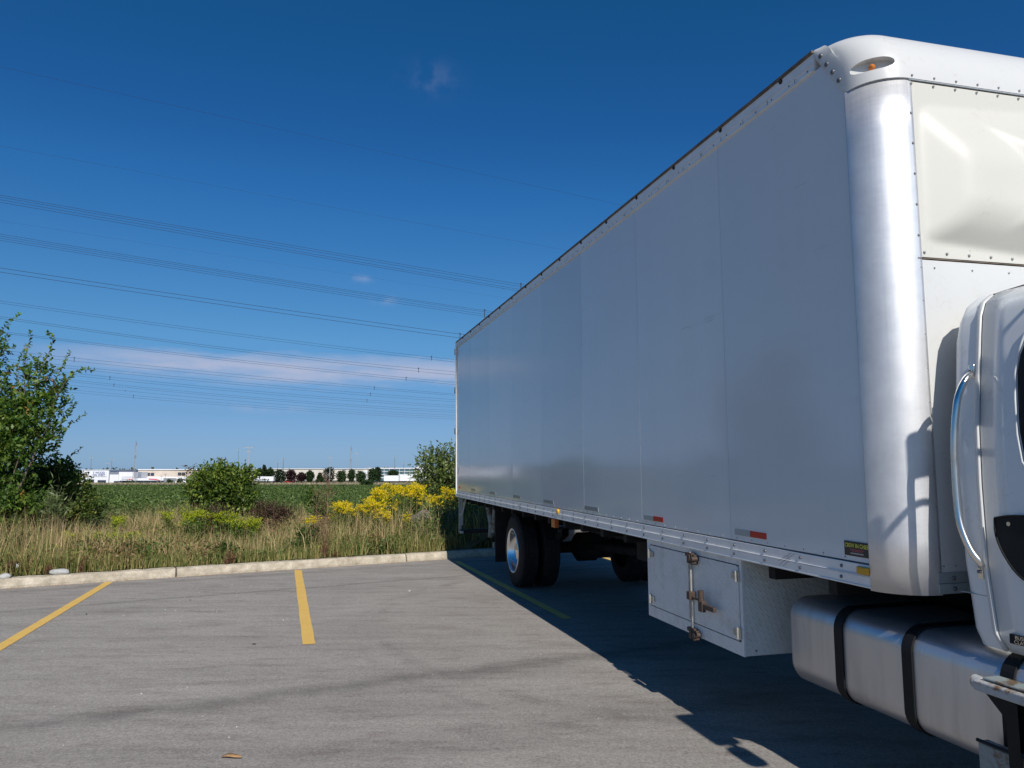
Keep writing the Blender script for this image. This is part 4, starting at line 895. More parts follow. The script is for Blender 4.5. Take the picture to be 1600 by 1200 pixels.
def car(u, Y, mat, label):
    a = at(u, 755, Y); e = empty('parked_car', (a[0], Y, GZ), random.uniform(-.2, .2)); tag(e, label, 'car', 'cars parked across the field')
    m = MB(); pr = [(-2.2, .35), (-2.25, .75), (-1.5, .9), (-1.0, 1.42), (.7, 1.45), (1.3, .95), (2.15, .85), (2.25, .4)]; m.grid([[(x, -.85, z) for x, z in pr], [(x, .85, z) for x, z in pr]], False, True); m.add([(x, -.85, z) for x, z in pr], [tuple(range(8))]); m.add([(x, .85, z) for x, z in pr], [tuple(range(7, -1, -1))]); m.build('body', mat, e, .08)
    m = MB(); m.add([(-1.25, -.87, .95), (-.92, -.87, 1.36), (.62, -.87, 1.38), (1.1, -.87, .97)], [(0, 1, 2, 3)]); m.build('side_window', M_['glass'], e)
    for x in (-1.4, 1.4):
        m = MB(); m.disc_stack([(0, 0), (0, .33), (.2, .33), (.2, 0)], (x, -.88, .33), 12, 'y'); m.build('wheel', M_['rubber'], e)
cars = [(283, 330, 'car', 'white car parked at the left of the row below the beige building'), (292, 331, 'car', 'white car second in the row below the beige building'), (302, 330, 'car', 'white car third in the row below the beige building'), (313, 332, 'car', 'white car parked left of the annex windows'), (324, 330, 'car', 'white car parked in front of the annex'), (334, 331, 'carg', 'dark grey car at the annex, nearest the mid bush'), (266, 332, 'carg', 'grey car parked alone before the beige wall'), (433, 326, 'carg', 'dark car parked just right of the left trailer'), (453, 330, 'carr', 'red car parked below the purple trees')]
for u, yy_, mt, lb in cars: car(u, yy_, M_[mt], lb)
# poles
def pole(u, vt, Y, kind, label, wdt=.16):
    a = at(u, vt, Y); h = a[2] - GZ; e = empty('utility_pole' if kind != 'light' else 'light_pole', (a[0], Y, GZ)); tag(e, label, 'pole', 'tall thin poles across the field')
    if kind == 'lattice':
        m = MB(); w = .55
        for sx, sy in ((-1, -1), (1, -1), (1, 1), (-1, 1)): m.tube([(sx * w, sy * w, 0), (sx * .12, sy * .12, h)], .06, 4)
        n = int(h / 1.3)
        for k in range(n):
            z0, z1 = h * k / n, h * (k + 1) / n; f0 = w - (w - .12) * k / n; f1 = w - (w - .12) * (k + 1) / n; s_ = 1 if k % 2 else -1
            m.tube([(-s_ * f0, -f0, z0), (s_ * f1, -f1, z1)], .035, 3); m.tube([(-f0, s_ * f0, z0), (-f1, -s_ * f1, z1)], .035, 3)
        m.build('mast', M_['pole'], e); m = MB(); m.box((-.25, -.25, h * .62), (.25, .25, h * .62 + 1.2)); m.build('antenna', M_['darkpole'], e); m = MB(); m.tube([(0, 0, h), (0, 0, h + 1.2)], .04, 4); m.box((-.2, -.1, h - 1), (.35, .1, h + .2)); m.build('antenna', M_['darkpole'], e)
    else:
        m = MB(); m.tube([(0, 0, 0), (0, 0, h)], [wdt, wdt * .55], 7); m.build('pole_shaft', M_['pole'] if kind != 'dark' else M_['darkpole'], e)
        if kind == 'cross':
            for z, w in ((h - .4, 2.2), (h - 2.0, 1.3)):
                m = MB(); m.box((-w, -.1, z - .1), (w, .1, z + .1)); m.build('crossarm', M_['pole'], e)
                for x in (-w + .1, 0, w - .1): m = MB(); m.tube([(x, 0, z + .1), (x, 0, z + .55)], .09, 6); m.build('insulator', M_['darkpole'], e)
        elif kind == 'light': m = MB(); m.box((-.5, -.15, h - .05), (.5, .15, h + .12)); m.build('lamp_head', M_['darkpole'], e)
        else: m = MB(); m.box((-.9, -.08, h - .7), (.9, .08, h - .55)); m.build('crossarm', M_['pole'], e)
pole(212.5, 692, 335, 'lattice', 'tall lattice mast standing in front of the white dealership'); pole(389, 698, 322, 'cross', 'pale pole with two crossarms beside the mid bush', .2); pole(373, 701, 360, 'dark', 'dark thin pole just left of the crossarm pole')
pole(516, 713, 318, 'plain', 'pale pole standing in front of the dark conical tree', .17); pole(548.5, 700, 326, 'lattice', 'lattice mast among the trees left of the glazed offices'); pole(557, 706, 345, 'plain', 'thin pale pole right of the tree row mast', .15); pole(443, 715, 345, 'dark', 'dark pole rising behind the green tree right of the trailer', .2); pole(434, 720, 370, 'dark', 'short dark pole left of a taller dark pole')
pole(617, 712, 380, 'dark', 'dark pole rising above the glazed office roof', .18); pole(631, 722, 400, 'dark', 'faint short pole at the right of the glazed office roof', .16); pole(175, 716, 350, 'dark', 'dark pole between the store and the dealership', .17); pole(143, 713, 360, 'dark', 'thin pole above the left side of the white store', .13); pole(168, 722, 365, 'dark', 'short pole above the right edge of the white store', .1)
pole(319, 727, 370, 'dark', 'small pole above the annex roof', .13); pole(252, 744, 318, 'light', 'short pole left of the beige building window', .12); pole(258.5, 741, 318, 'light', 'short lamp pole in front of the beige building', .14); pole(574.5, 728, 330, 'plain', 'short pale pole beside the white bay of the warehouse', .12); pole(506, 731, 400, 'light', 'lamp pole peeking over the middle of the warehouse', .15)

# ------------------------------------------------------------------ power lines: bundles of conductors with spacers
WD = np.array([math.sin(math.radians(67)), math.cos(math.radians(67))]); WN = np.array([-WD[1], WD[0]])
def wpt(u, v, D):
    d = at(u, v, 10.0) - np.array([0, 0, 1.5]); p = np.array([0, 0, 1.5]) + d * (D / (d[0] * WN[0] + d[1] * WN[1])); return p
def pline3(D, wires, spacers, label, r=.016):
    e = None
    for wi, tri in enumerate(wires):
        P = [wpt(u, v, D) for u, v in tri]; S = [p[0] * WD[0] + p[1] * WD[1] for p in P]; Z = [p[2] for p in P]
        a, b_, c = np.polyfit(S, Z, 2)
        if a < 0.00003: a = 0.00003; b_, c = np.polyfit([S[0], S[-1]], [Z[0] - a * S[0] ** 2, Z[-1] - a * S[-1] ** 2], 1)
        if e is None:
            o = WN * D + WD * S[1]; e = empty('power_line', (o[0], o[1], float(Z[1]))); tag(e, label, 'power line', 'high voltage conductors crossing the sky'); s0 = S[1]; z0 = Z[1]; first = (a, b_, c)
        m = MB(); ss_ = np.linspace(S[0] - 60, S[-1] + 140, 60); off = (wi % 2) * .35
        m.tube([(WD[0] * (s - s0) , WD[1] * (s - s0), a * s * s + b_ * s + c - z0) for s in ss_], r, 4, False); m.build('conductor', M_['wire'], e)
        last = (a, b_, c)
    for u in spacers:
        p = wpt(u, 500, D); s = p[0] * WD[0] + p[1] * WD[1]; za = np.polyval(first, s); zb_ = np.polyval(last, s); m = MB(); x, y = WD[0] * (s - s0), WD[1] * (s - s0)
        lo, hi = min(za, zb_) - .18, max(za, zb_) + .18; m.tube([(x, y, lo - z0), (x, y, hi - z0)], .05, 5); m.tube([(x - .12, y, hi - z0 - .1), (x + .12, y, hi - z0 - .1)], .05, 4); m.build('spacer', M_['black'], e)
def W3(a, b, c, ur=700): return [(0, a), (360, b), (ur, c)]
pline3(70, [[(0, 104), (480, 209), (960, 318)]], [], 'single faint conductor highest in the sky, top left to the truck roof', .009)
pline3(76, [[(0, 228), (440, 307), (880, 390)]], [], 'single faint conductor second from the top of the sky', .007)
pline3(85, [W3(304.8, 366, 425), W3(308, 368.6, 428.5), W3(312, 371, 433), W3(316, 373.8, 436)], [814], 'highest bundle of four conductors, ending at the truck roof')
pline3(88, [W3(345, 398, 452)], [], 'single very faint conductor between the two bundles of four', .005)
pline3(95, [W3(365.5, 424.5, 476.7), W3(368.7, 427, 479), W3(372, 430.2, 482.5), W3(375.4, 433.4, 485.7)], [757], 'second bundle of four conductors, below the highest bundle')
pline3(105, [W3(418.6, 472, 519.5), W3(425, 478, 525.5)], [719], 'darkest pair of conductors, meeting the rear top corner of the truck', .024)
pline3(125, [W3(470, 520, 560.7), W3(473.5, 523.6, 564.5)], [675], 'faint pair of conductors just below the darkest pair', .017)
pline3(135, [W3(494.5, 544, 580), W3(497.5, 547, 585)], [655], 'pair of conductors passing just above the cloud streak', .02)
pline3(145, [W3(517.6, 561, 596.5), W3(520, 564, 600)], [6, 636], 'pair of conductors crossing the right half of the cloud streak', .02)
pline3(172, [W3(547, 584, 614.8), W3(552, 588.3, 617)], [120, 587], 'pair of conductors with a spacer right of the left tree top', .021)
pline3(184, [W3(560, 596.4, 623.7), W3(564, 600, 627.2)], [152, 581], 'pair of conductors in the lower cloud streak, second spacer from the tree', .021)
pline3(195, [W3(570, 607.6, 633), W3(574, 611, 636)], [177, 576], 'pair of conductors under the cloud streak, third spacer from the tree', .021)
pline3(210, [W3(581, 617.8, 641), W3(584, 620.5, 644)], [184], 'pair of conductors fourth from the bottom of the group', .025) if False else pline3(210, [W3(581, 617.8, 641), W3(584, 620.5, 644)], [184], 'lower pair of conductors whose spacer hangs closest to its upper neighbour', .021)
pline3(226, [W3(590, 625.6, 648.5)], [202], 'single conductor just above the lowest pair', .021)
pline3(240, [W3(598, 630.5, 651.5), W3(602, 633.8, 654.5)], [215], 'lowest pair of conductors above the field horizon', .021)
pline3(330, [W3(735 - 22, 714, 716), ], [], 'thin wire strung low between the far poles', .02) if False else None

# ------------------------------------------------------------------ vegetation
def env_sample(blobs, n, Yd):
    """points inside a union of ellipsoids given by direction, angular size and depth"""
    vol = np.array([b[2] * b[3] * min(b[2], b[3]) for b in blobs], float); vol **= .8; idx = rng.choice(len(blobs), n, p=vol / vol.sum())
    r = rng.normal(size=(n, 3)); r = unit(r) * (rng.random((n, 1)) ** 0.42); P = np.empty((n, 3)); Nn = np.empty((n, 3))
    for i, b in enumerate(blobs):
        k = idx == i
        if not k.any(): continue
        c = at(b[0], b[1], b[4] if len(b) > 4 else Yd); sc = (b[4] if len(b) > 4 else Yd) / 1200.; ru, rv = b[2] * sc, b[3] * sc; rd = max(ru, rv) * .8
        P[k] = c + r[k] * np.array([ru, rd, rv]); Nn[k] = r[k]
    return P, Nn
def sprays(P, Nn, nleaf, L_, ls, pal, w=None, droop=0.0, wd=0.5, up=0.5):
    n = len(P); D = unit(Nn * .8 + rng.normal(0, .5, (n, 3)) + np.array([0, 0, up])); t = np.linspace(0, 1, nleaf)
    base = P[:, None] + D[:, None] * (t[None, :, None] * L_) + np.array([0, 0, -droop]) * (t[None, :, None] ** 2) * L_
    side = rng.normal(size=(n, nleaf, 3)) ; dirs = unit(unit(side) * 1.0 + D[:, None] * .55); base = base.reshape(-1, 3) + rng.normal(0, ls * .15, (n * nleaf, 3)); dirs = dirs.reshape(-1, 3)
    S = ls * rng.uniform(.6, 1.25, len(base)); V = leaf_quads(base, dirs, S, wd); sc = colour_pick(n, pal, w, .16); C = np.repeat(sc, nleaf, 0) * rng.uniform(.8, 1.2, (len(base), 1))
    return V, np.clip(C, .004, .9), D
def twig_mesh(P, D, L_, mat, root, par, r=.006, every=3, name='branch'):
    m = MB(); root = np.array(root)
    for i in range(0, len(P), every):
        p = P[i]; m.tube([p, p + D[i] * L_ * .5, p + D[i] * L_], [r, r * .7, r * .3], 3, False)
    return m
def limbs(m, root, tips, r0=.05, n=5):
    for t_ in tips:
        t_ = np.array(t_); root_ = np.array(root) + rng.normal(0, .06, 3) * np.array([1, 1, 0]); mid = (root_ + t_) / 2 + rng.normal(0, .08, 3) + np.array([0, 0, .12]); pts = []
        for k in range(n + 1):
            f = k / n; pts.append((1 - f) ** 2 * root_ + 2 * f * (1 - f) * mid + f * f * t_)
        m.tube(pts, [r0 * (1 - .8 * k / n) for k in range(n + 1)], 6, False)
def plant(name, label, cat, root, blobs, Yd, n, nleaf, L_, ls, pal, w=None, shoots=(), nlimb=14, r0=.035, droop=0.0, wd=.5, up=.5, group=None, leafmat='leaf', barkmat='bark', shoot_ls=None, crown='leaves', sleafs=34):
    e = empty(name, tuple(root)); tag(e, label, cat, group); inv = Matrix.Translation(e.location).inverted()
    P, Nn = env_sample(blobs, n, Yd); gz_ = ground_z(P[:, 0], P[:, 1]); keep = P[:, 2] > gz_ + .02; P, Nn = P[keep], Nn[keep]
    V, C, D = sprays(P, Nn, nleaf, L_, ls, pal, w, droop, wd, up); m = twig_mesh(P, D, L_, None, root, None, max(.003, r0 * .12), 3)
    tips = P[rng.choice(len(P), min(nlimb, len(P)), replace=False)]; limbs(m, root, tips, r0)
    for sh in shoots:
        pts = [at(u, v, Yd) + np.array([0, (dy), 0]) for (u, v), dy in zip(sh, rng.normal(0, .15, len(sh)))]; pts = np.array(cr([tuple(p) for p in pts], 6)); m.tube([tuple(p) for p in pts], [max(.002, .010 * (1 - k / len(pts))) for k in range(len(pts))], 4, False)
        seg = np.linspace(0, len(pts) - 1.001, sleafs); b0 = np.array([pts[int(s)] * (1 - s % 1) + pts[int(s) + 1] * (s % 1) for s in seg]); tang = unit(np.gradient(b0, axis=0)); sd_ = rng.normal(size=b0.shape); sd_[:, 2] *= .3
        b0 = np.repeat(b0, 2, 0); tang = np.repeat(tang, 2, 0); sd_ = rng.normal(size=b0.shape); dirs = unit(unit(sd_) + tang * .5); taper = np.repeat(np.linspace(1.15, .6, sleafs), 2); V2 = leaf_quads(b0, dirs, (shoot_ls or ls) * taper * rng.uniform(.8, 1.2, len(b0)), wd); C2 = colour_pick(len(b0), pal, w, .2)
        V = np.vstack([V, V2]); C = np.vstack([C, np.clip(C2, .004, .9)])
    o = quads_obj(crown, V, C, M_[leafmat]); o.parent = e; o.matrix_parent_inverse = inv
    t = m.build('branches', M_[barkmat], e, recalc=False); t.matrix_parent_inverse = inv; return e
def gpt(u, Y_):      # ground point under photo column u at depth Y_
    p = at(u, 800, Y_); return (float(p[0]), float(p[1]), float(ground_z(p[0], p[1])))
G_T = [(.10, .18, .035), (.14, .22, .04), (.07, .14, .03), (.20, .28, .055), (.045, .09, .025), (.32, .19, .05)]
plant('maple_sapling', 'tall leafy green tree with upright shoots at the left edge of the photo', 'tree', gpt(-10, 13.6),
      [(-70, 700, 90, 110), (-60, 560, 60, 60), (8, 790, 58, 45), (8, 705, 48, 48), (48, 655, 42, 32), (10, 640, 50, 34), (80, 628, 22, 20), (58, 590, 20, 22), (38, 690, 40, 30), (-30, 800, 80, 50)], 13.6, 3300, 9, .22, .088, G_T, [.3, .28, .2, .12, .07, .03],
      shoots=[[(48, 650), (44, 580), (42, 516)], [(40, 640), (36, 585), (31, 535)], [(58, 640), (68, 585), (76, 535), (86, 523)], [(72, 640), (94, 600), (107, 550)], [(80, 650), (103, 606), (121, 580), (138, 576)], [(62, 690), (92, 682), (121, 645)], [(60, 680), (100, 662), (120, 630)], [(-20, 600), (0, 525), (19, 488)], [(62, 620), (84, 600), (96, 585)], [(30, 710), (70, 700), (92, 676)], [(50, 640), (56, 590), (60, 560)], [(20, 620), (14, 590), (10, 570)]], nlimb=30, r0=.03, shoot_ls=.105)
plant('green_bush', 'dark green bush beside the tall left tree, yellowish at its upper right', 'bush', gpt(100, 15),
      [(92, 782, 44, 42), (70, 748, 32, 28), (100, 746, 12, 19), (60, 800, 50, 35), (134, 803, 20, 24)], 15, 1700, 9, .2, .075, [(.10, .155, .035), (.14, .19, .045), (.07, .11, .03), (.21, .23, .05), (.26, .19, .06)], [.32, .3, .23, .12, .03], shoots=[[(60, 750), (85, 725), (118, 700)], [(85, 760), (95, 725), (97, 712)], [(100, 750), (112, 730), (118, 722)], [(70, 760), (60, 725), (52, 712)]], nlimb=20, r0=.03, shoot_ls=.09)
plant('green_bush', 'rounded bright green bush in the middle of the field edge', 'bush', gpt(352, 17.5),
      [(350, 775, 36, 34), (338, 752, 30, 24), (372, 757, 24, 26), (380, 790, 22, 22), (322, 786, 22, 26), (310, 765, 15, 18)], 17.5, 1500, 9, .2, .085, [(.12, .19, .035), (.18, .25, .045), (.08, .13, .03), (.27, .33, .06), (.05, .085, .025)], [.32, .26, .2, .14, .08], shoots=[[(340, 750), (338, 728), (345, 716)], [(350, 750), (360, 735), (366, 726)], [(372, 750), (384, 738), (390, 730)]], nlimb=20, r0=.03)
plant('thin_shrub', 'sparse reddish shrub with bare shoots left of the middle bush', 'bush', gpt(305, 18.2), [(302, 750, 8, 10), (298, 740, 5, 9)], 18.2, 26, 7, .2, .07, [(.10, .11, .04), (.16, .10, .05)], shoots=[[(306, 800), (303, 760), (305, 727)], [(304, 790), (298, 755), (293, 738)], [(340, 760), (348, 730), (350, 716)]], nlimb=6, r0=.012, sleafs=12)
plant('light_green_bush', 'airy pale green bush against the sky at the rear corner of the truck', 'bush', gpt(690, 20.5),
      [(685, 745, 30, 38), (705, 735, 30, 34), (668, 732, 18, 26), (740, 750, 45, 40), (690, 772, 36, 20), (664, 765, 16, 22)], 20.5, 1150, 8, .24, .085, [(.15, .20, .06), (.19, .24, .075), (.10, .14, .04), (.24, .28, .11)], [.35, .3, .2, .15], shoots=[[(670, 740), (664, 715), (660, 702)], [(690, 740), (686, 710), (683, 698)], [(672, 745), (658, 730), (650, 718)], [(700, 735), (703, 710), (706, 700)]], nlimb=24, r0=.03)
plant('bright_sapling', 'small bright green sapling right of the purple weeds', 'bush', gpt(494, 15.4), [(494, 788, 11, 15), (486, 774, 7, 8), (503, 800, 10, 12)], 15.4, 110, 8, .12, .065, [(.12, .20, .03), (.08, .15, .03)], nlimb=8, r0=.012)
plant('purple_weed', 'low purple brown weedy bush right of the middle bush', 'weed', gpt(432, 15.4), [(428, 803, 26, 13), (445, 808, 18, 10), (412, 800, 14, 14)], 15.4, 420, 9, .13, .035, [(.10, .05, .045), (.07, .045, .035), (.14, .085, .06), (.06, .08, .03)], [.36, .26, .2, .18], nlimb=14, r0=.010, barkmat='drystem')
plant('purple_weed', 'brownish weed clump between the yellow flowers and the middle bush', 'weed', gpt(338, 14.9), [(340, 806, 12, 16)], 14.9, 120, 9, .12, .035, [(.09, .06, .05), (.07, .08, .035)], nlimb=8, r0=.009, barkmat='drystem')
plant('dock_weed', 'low green leafy weed at the edge of the kerb near the left stone', 'weed', gpt(195, 12.0), [(196, 872, 14, 10), (215, 868, 9, 7)], 12.0, 60, 7, .12, .07, [(.05, .10, .025), (.07, .12, .03)], nlimb=5, r0=.006)
for u, v, Yv, lb in ((350, 868, 12.4, 'low green leafy weed just left of the middle kerb weeds'), (462, 862, 12.9, 'green weed with small yellow blooms behind the kerb'), (600, 862, 13.4, 'low green grass tuft behind the right part of the kerb'), (480, 842, 13.3, 'leafy green weed left of the tall dry stalk'), (135, 862, 12.3, 'low green weed tuft behind the grey kerb stone'), (24, 850, 12.2, 'low green weed under the tall left tree')):
    plant('green_weed', lb, 'weed', gpt(u, Yv), [(u, v, 14, 11), (u + 8, v - 4, 8, 9)], Yv, 80, 8, .12, .055, [(.05, .11, .025), (.08, .14, .03), (.10, .13, .04)], nlimb=5, r0=.006)
plant('dry_reeds', 'pale green upright grass stems in front of the dark left bush', 'grass clump', gpt(88, 13.6), [(88, 800, 10, 26), (76, 806, 8, 20)], 13.6, 70, 6, .3, .13, [(.22, .27, .12), (.17, .22, .09)], nlimb=10, r0=.008, wd=.14, up=2.2)

# goldenrod clumps
def goldenrod(label, stems, Yd, hue=0, group='goldenrod in flower'):
    """stems: list of (u, v_top, depth) of flower tops"""
    u0, v0, y0 = stems[0]; root = gpt(u0, y0); e = empty('goldenrod', root); tag(e, label, 'wildflower', group); inv = Matrix.Translation(e.location).inverted()
    m = MB(); LP = []; LDr = []; LS = []; FP = []; FD = []
    for u, v, yd in stems:
        top = at(u, v, yd); g = np.array([top[0] + rng.normal(0, .05), top[1] + rng.normal(0, .08), 0]); g[2] = ground_z(g[0], g[1]); hgt = top[2] - g[2]
        if hgt < .15: continue
        mid = (g + top) / 2 + rng.normal(0, .02, 3); pts = np.array([(1 - f) ** 2 * g + 2 * f * (1 - f) * mid + f * f * top for f in np.linspace(0, 1, 6)]); m.tube([tuple(p) for p in pts], [.005] * 5 + [.002], 4, False)
        nl = int(22 + hgt * 22); f = rng.uniform(.15, .92, nl); p = g + (top - g) * f[:, None]; LP.append(p); a = rng.uniform(0, 6.28, nl); LDr.append(np.stack([np.cos(a), np.sin(a), rng.uniform(.1, .9, nl)], 1)); LS.append(rng.uniform(.06, .12, nl))
        for k in range(7):
            a = rng.uniform(0, 6.28); ln = rng.uniform(.05, .14); st_ = top - np.array([0, 0, rng.uniform(0, .13)]); d = np.array([math.cos(a), math.sin(a), .7]); q = np.linspace(.15, 1, 13)
            FP.append(st_ + d * (q[:, None] * ln) + np.array([0, 0, -1]) * (q[:, None] ** 2) * ln * .35 + rng.normal(0, .009, (13, 3))); FD.append(rng.normal(size=(13, 3)) + np.array([0, 0, .6]))
    LP = np.vstack(LP); LDr = np.vstack(LDr); LS = np.concatenate(LS); V = leaf_quads(LP, LDr, LS, .2, .05); o = quads_obj('leaves', V, np.clip(colour_pick(len(LP), [(.13, .21, .04), (.18, .26, .06), (.09, .15, .035)]), .01, .9), M_['leaf']); o.parent = e; o.matrix_parent_inverse = inv
    FP = np.vstack(FP); FD = np.vstack(FD); V = leaf_quads(FP, FD, rng.uniform(.016, .032, len(FP)), .8, .1); pal = [(.82, .62, .012), (.72, .52, .01), (.88, .70, .03)] if hue == 0 else [(.42, .46, .03), (.50, .50, .04), (.30, .36, .03)]
    o = quads_obj('flower_plumes', V, np.clip(colour_pick(len(FP), pal, None, .08), .01, .95), M_['leaf']); o['kind'] = 'stuff'; o.parent = e; o.matrix_parent_inverse = inv
    t = m.build('stems', M_['stem'], e, recalc=False); t.matrix_parent_inverse = inv
def gtops(u0, u1, topfn, n, y0, y1, spread=34):
    out = []
    for i in range(n):
        u = random.uniform(u0, u1); out.append((u, topfn(u) + abs(random.gauss(0, 1)) * spread * .45, random.uniform(y0, y1)))
    return out
goldenrod('large goldenrod clump in full yellow bloom, left half below the trailers', gtops(578, 632, lambda u: float(np.interp(u, [578, 590, 600, 612, 632], [778, 762, 757, 754, 757])), 60, 15.2, 16.6), 16)
goldenrod('tall goldenrod clump in yellow bloom beside the pale bush, right of its neighbour', gtops(632, 664, lambda u: float(np.interp(u, [632, 645, 650, 664], [762, 752, 752, 764])), 44, 15.4, 16.8, 30), 16)
goldenrod('low front part of the yellow goldenrod, spilling left over the dry grass', gtops(563, 608, lambda u: float(np.interp(u, [563, 585, 608], [786, 780, 786])), 40, 14.6, 15.2, 26), 15)
goldenrod('small separate goldenrod clump between the dry stalk and the big clump', gtops(520, 557, lambda u: float(np.interp(u, [520, 532, 545, 557], [792, 782, 786, 794])), 30, 14.8, 15.6, 24), 15)
goldenrod('single low goldenrod head in front of the brown boulder', [(636, 802, 14.6), (640, 806, 14.5), (633, 808, 14.6)], 14.6)
goldenrod('goldenrod blooming beside the rear corner of the truck, behind the heap', gtops(688, 712, lambda u: 762 + abs(u - 697) * .25, 18, 18.0, 18.8, 16), 18)
goldenrod('goldenrod blooming low between the boulder and the pale bush', gtops(660, 690, lambda u: 772, 14, 17.8, 18.6, 14), 18)
goldenrod('goldenrod hidden mostly behind the rear of the truck', gtops(714, 745, lambda u: 764, 14, 18.2, 19.2, 16), 18)
goldenrod('greenish budding goldenrod left of the middle bush', gtops(284, 322, lambda u: 797, 26, 14.4, 15.2, 22), 15, 1)
goldenrod('greenish budding goldenrod in front of the middle bush', gtops(324, 368, lambda u: 800, 20, 14.6, 15.2, 22), 15, 1)
goldenrod('yellow green goldenrod buds just right of the middle bush', gtops(368, 410, lambda u: 811, 22, 14.2, 14.8, 14), 15, 1)
goldenrod('pair of yellow goldenrod heads left of the bright sapling', gtops(482, 498, lambda u: 808, 5, 14.2, 14.6, 8), 14)
goldenrod('faint yellow green weeds at the left beyond the dark bush', gtops(172, 192, lambda u: 806, 8, 14.6, 15.2, 12), 15, 1)
goldenrod('single greenish goldenrod head right of the faint left weeds', gtops(256, 268, lambda u: 801, 6, 14.8, 15.4, 10), 15, 1)
goldenrod('low yellowish weeds under the dark bush at the left', gtops(95, 220, lambda u: 833, 26, 12.6, 13.4, 10), 13, 1)

# dry stalks and reddish kerb weeds
def stalk(name, label, u, vt, Yd, r, col_pal, n=40, spread=.12, lean=0.0, mat='drystem', leaf=.018):
    top = at(u + lean, vt, Yd); g = np.array(gpt(u, Yd)); e = empty(name, tuple(g)); tag(e, label, 'weed'); inv = Matrix.Translation(e.location).inverted(); m = MB(); m.tube([tuple(g - np.array([0, 0, .05])), tuple((g + top) / 2 + rng.normal(0, .01, 3)), tuple(top)], [r, r * .8, r * .3], 5, False); P = []
    for k in range(n):
        f = rng.uniform(.12, 1); b0 = g + (top - g) * f; a = rng.uniform(0, 6.28); ln = spread * rng.uniform(.4, 1) * (1.15 - .6 * f); tip = b0 + np.array([math.cos(a), math.sin(a), rng.uniform(.5, 1.4)]) * ln; m.tube([tuple(b0), tuple(tip)], [r * .3, r * .12], 3, False); q = rng.random((7, 1)); P.append(b0 + (tip - b0) * (.4 + .6 * q) + rng.normal(0, .008, (7, 3)))
    P = np.vstack(P); o = quads_obj('seed_heads', leaf_quads(P, rng.normal(size=P.shape), rng.uniform(.6, 1.3, len(P)) * leaf, .6), np.clip(colour_pick(len(P), col_pal), .01, .9), M_['leaf']); o['kind'] = 'stuff'; o.parent = e; o.matrix_parent_inverse = inv
    t = m.build('stems', M_[mat], e, recalc=False); t.matrix_parent_inverse = inv
DRY = [(.22, .15, .10), (.30, .21, .14), (.15, .09, .06)]; RED = [(.20, .07, .05), (.13, .05, .04), (.26, .13, .08)]
stalk('dry_stalk', 'tall grey brown dry weed rising above the grass over a kerb joint', 511, 748, 13.1, .009, DRY, 90, .34, 2)
stalk('dry_stalk', 'leaning brown dry weed next to the tallest dry stalk', 500, 770, 13.3, .007, DRY, 60, .28, -6)
for u, vt, Yd, n, sp, lb in ((509, 848, 12.45, 60, .10, 'dense reddish weed growing in the kerb joint below the tall stalk'), (524, 866, 12.6, 24, .07, 'small red weed right of the tall stalk base'), (357, 862, 11.6, 40, .07, 'dry red brown weed standing in the middle kerb joint'), (366, 868, 11.7, 30, .10, 'sprawling dry weed right of the middle kerb joint'), (88, 874, 10.75, 46, .09, 'short dark red weed standing against the left kerb near the stone'), (17, 880, 10.35, 40, .10, 'brown dry weed at the far left kerb end'), (78, 886, 10.5, 26, .08, 'small dry weed left of the kerb stone'), (378, 868, 11.9, 22, .08, 'faint dry weed third from the middle kerb joint'), (133, 872, 10.72, 34, .05, 'narrow dark weed crossing the kerb right of the stone')):
    stalk('kerb_weed', lb, u, vt, Yd, .004, RED, n, sp, random.uniform(-2, 2))
for i in range(24):
    u = random.uniform(10, 690); yk = 10.9 + u / 700 * 3.2 + random.uniform(.2, 2.2); vt = 736 + (1.5 - random.uniform(.55, .95)) * 1200 / yk
    stalk('dry_stalk', 'thin dry seed stalk standing in the roadside grass', u, vt, yk, .003, DRY, 14, .10, random.uniform(-5, 5), leaf=.016); bpy.data.objects[-1] if False else None
for o in list(COL.objects):
    if o.get('label') == 'thin dry seed stalk standing in the roadside grass': o['group'] = 'thin dry stalks in the roadside grass'

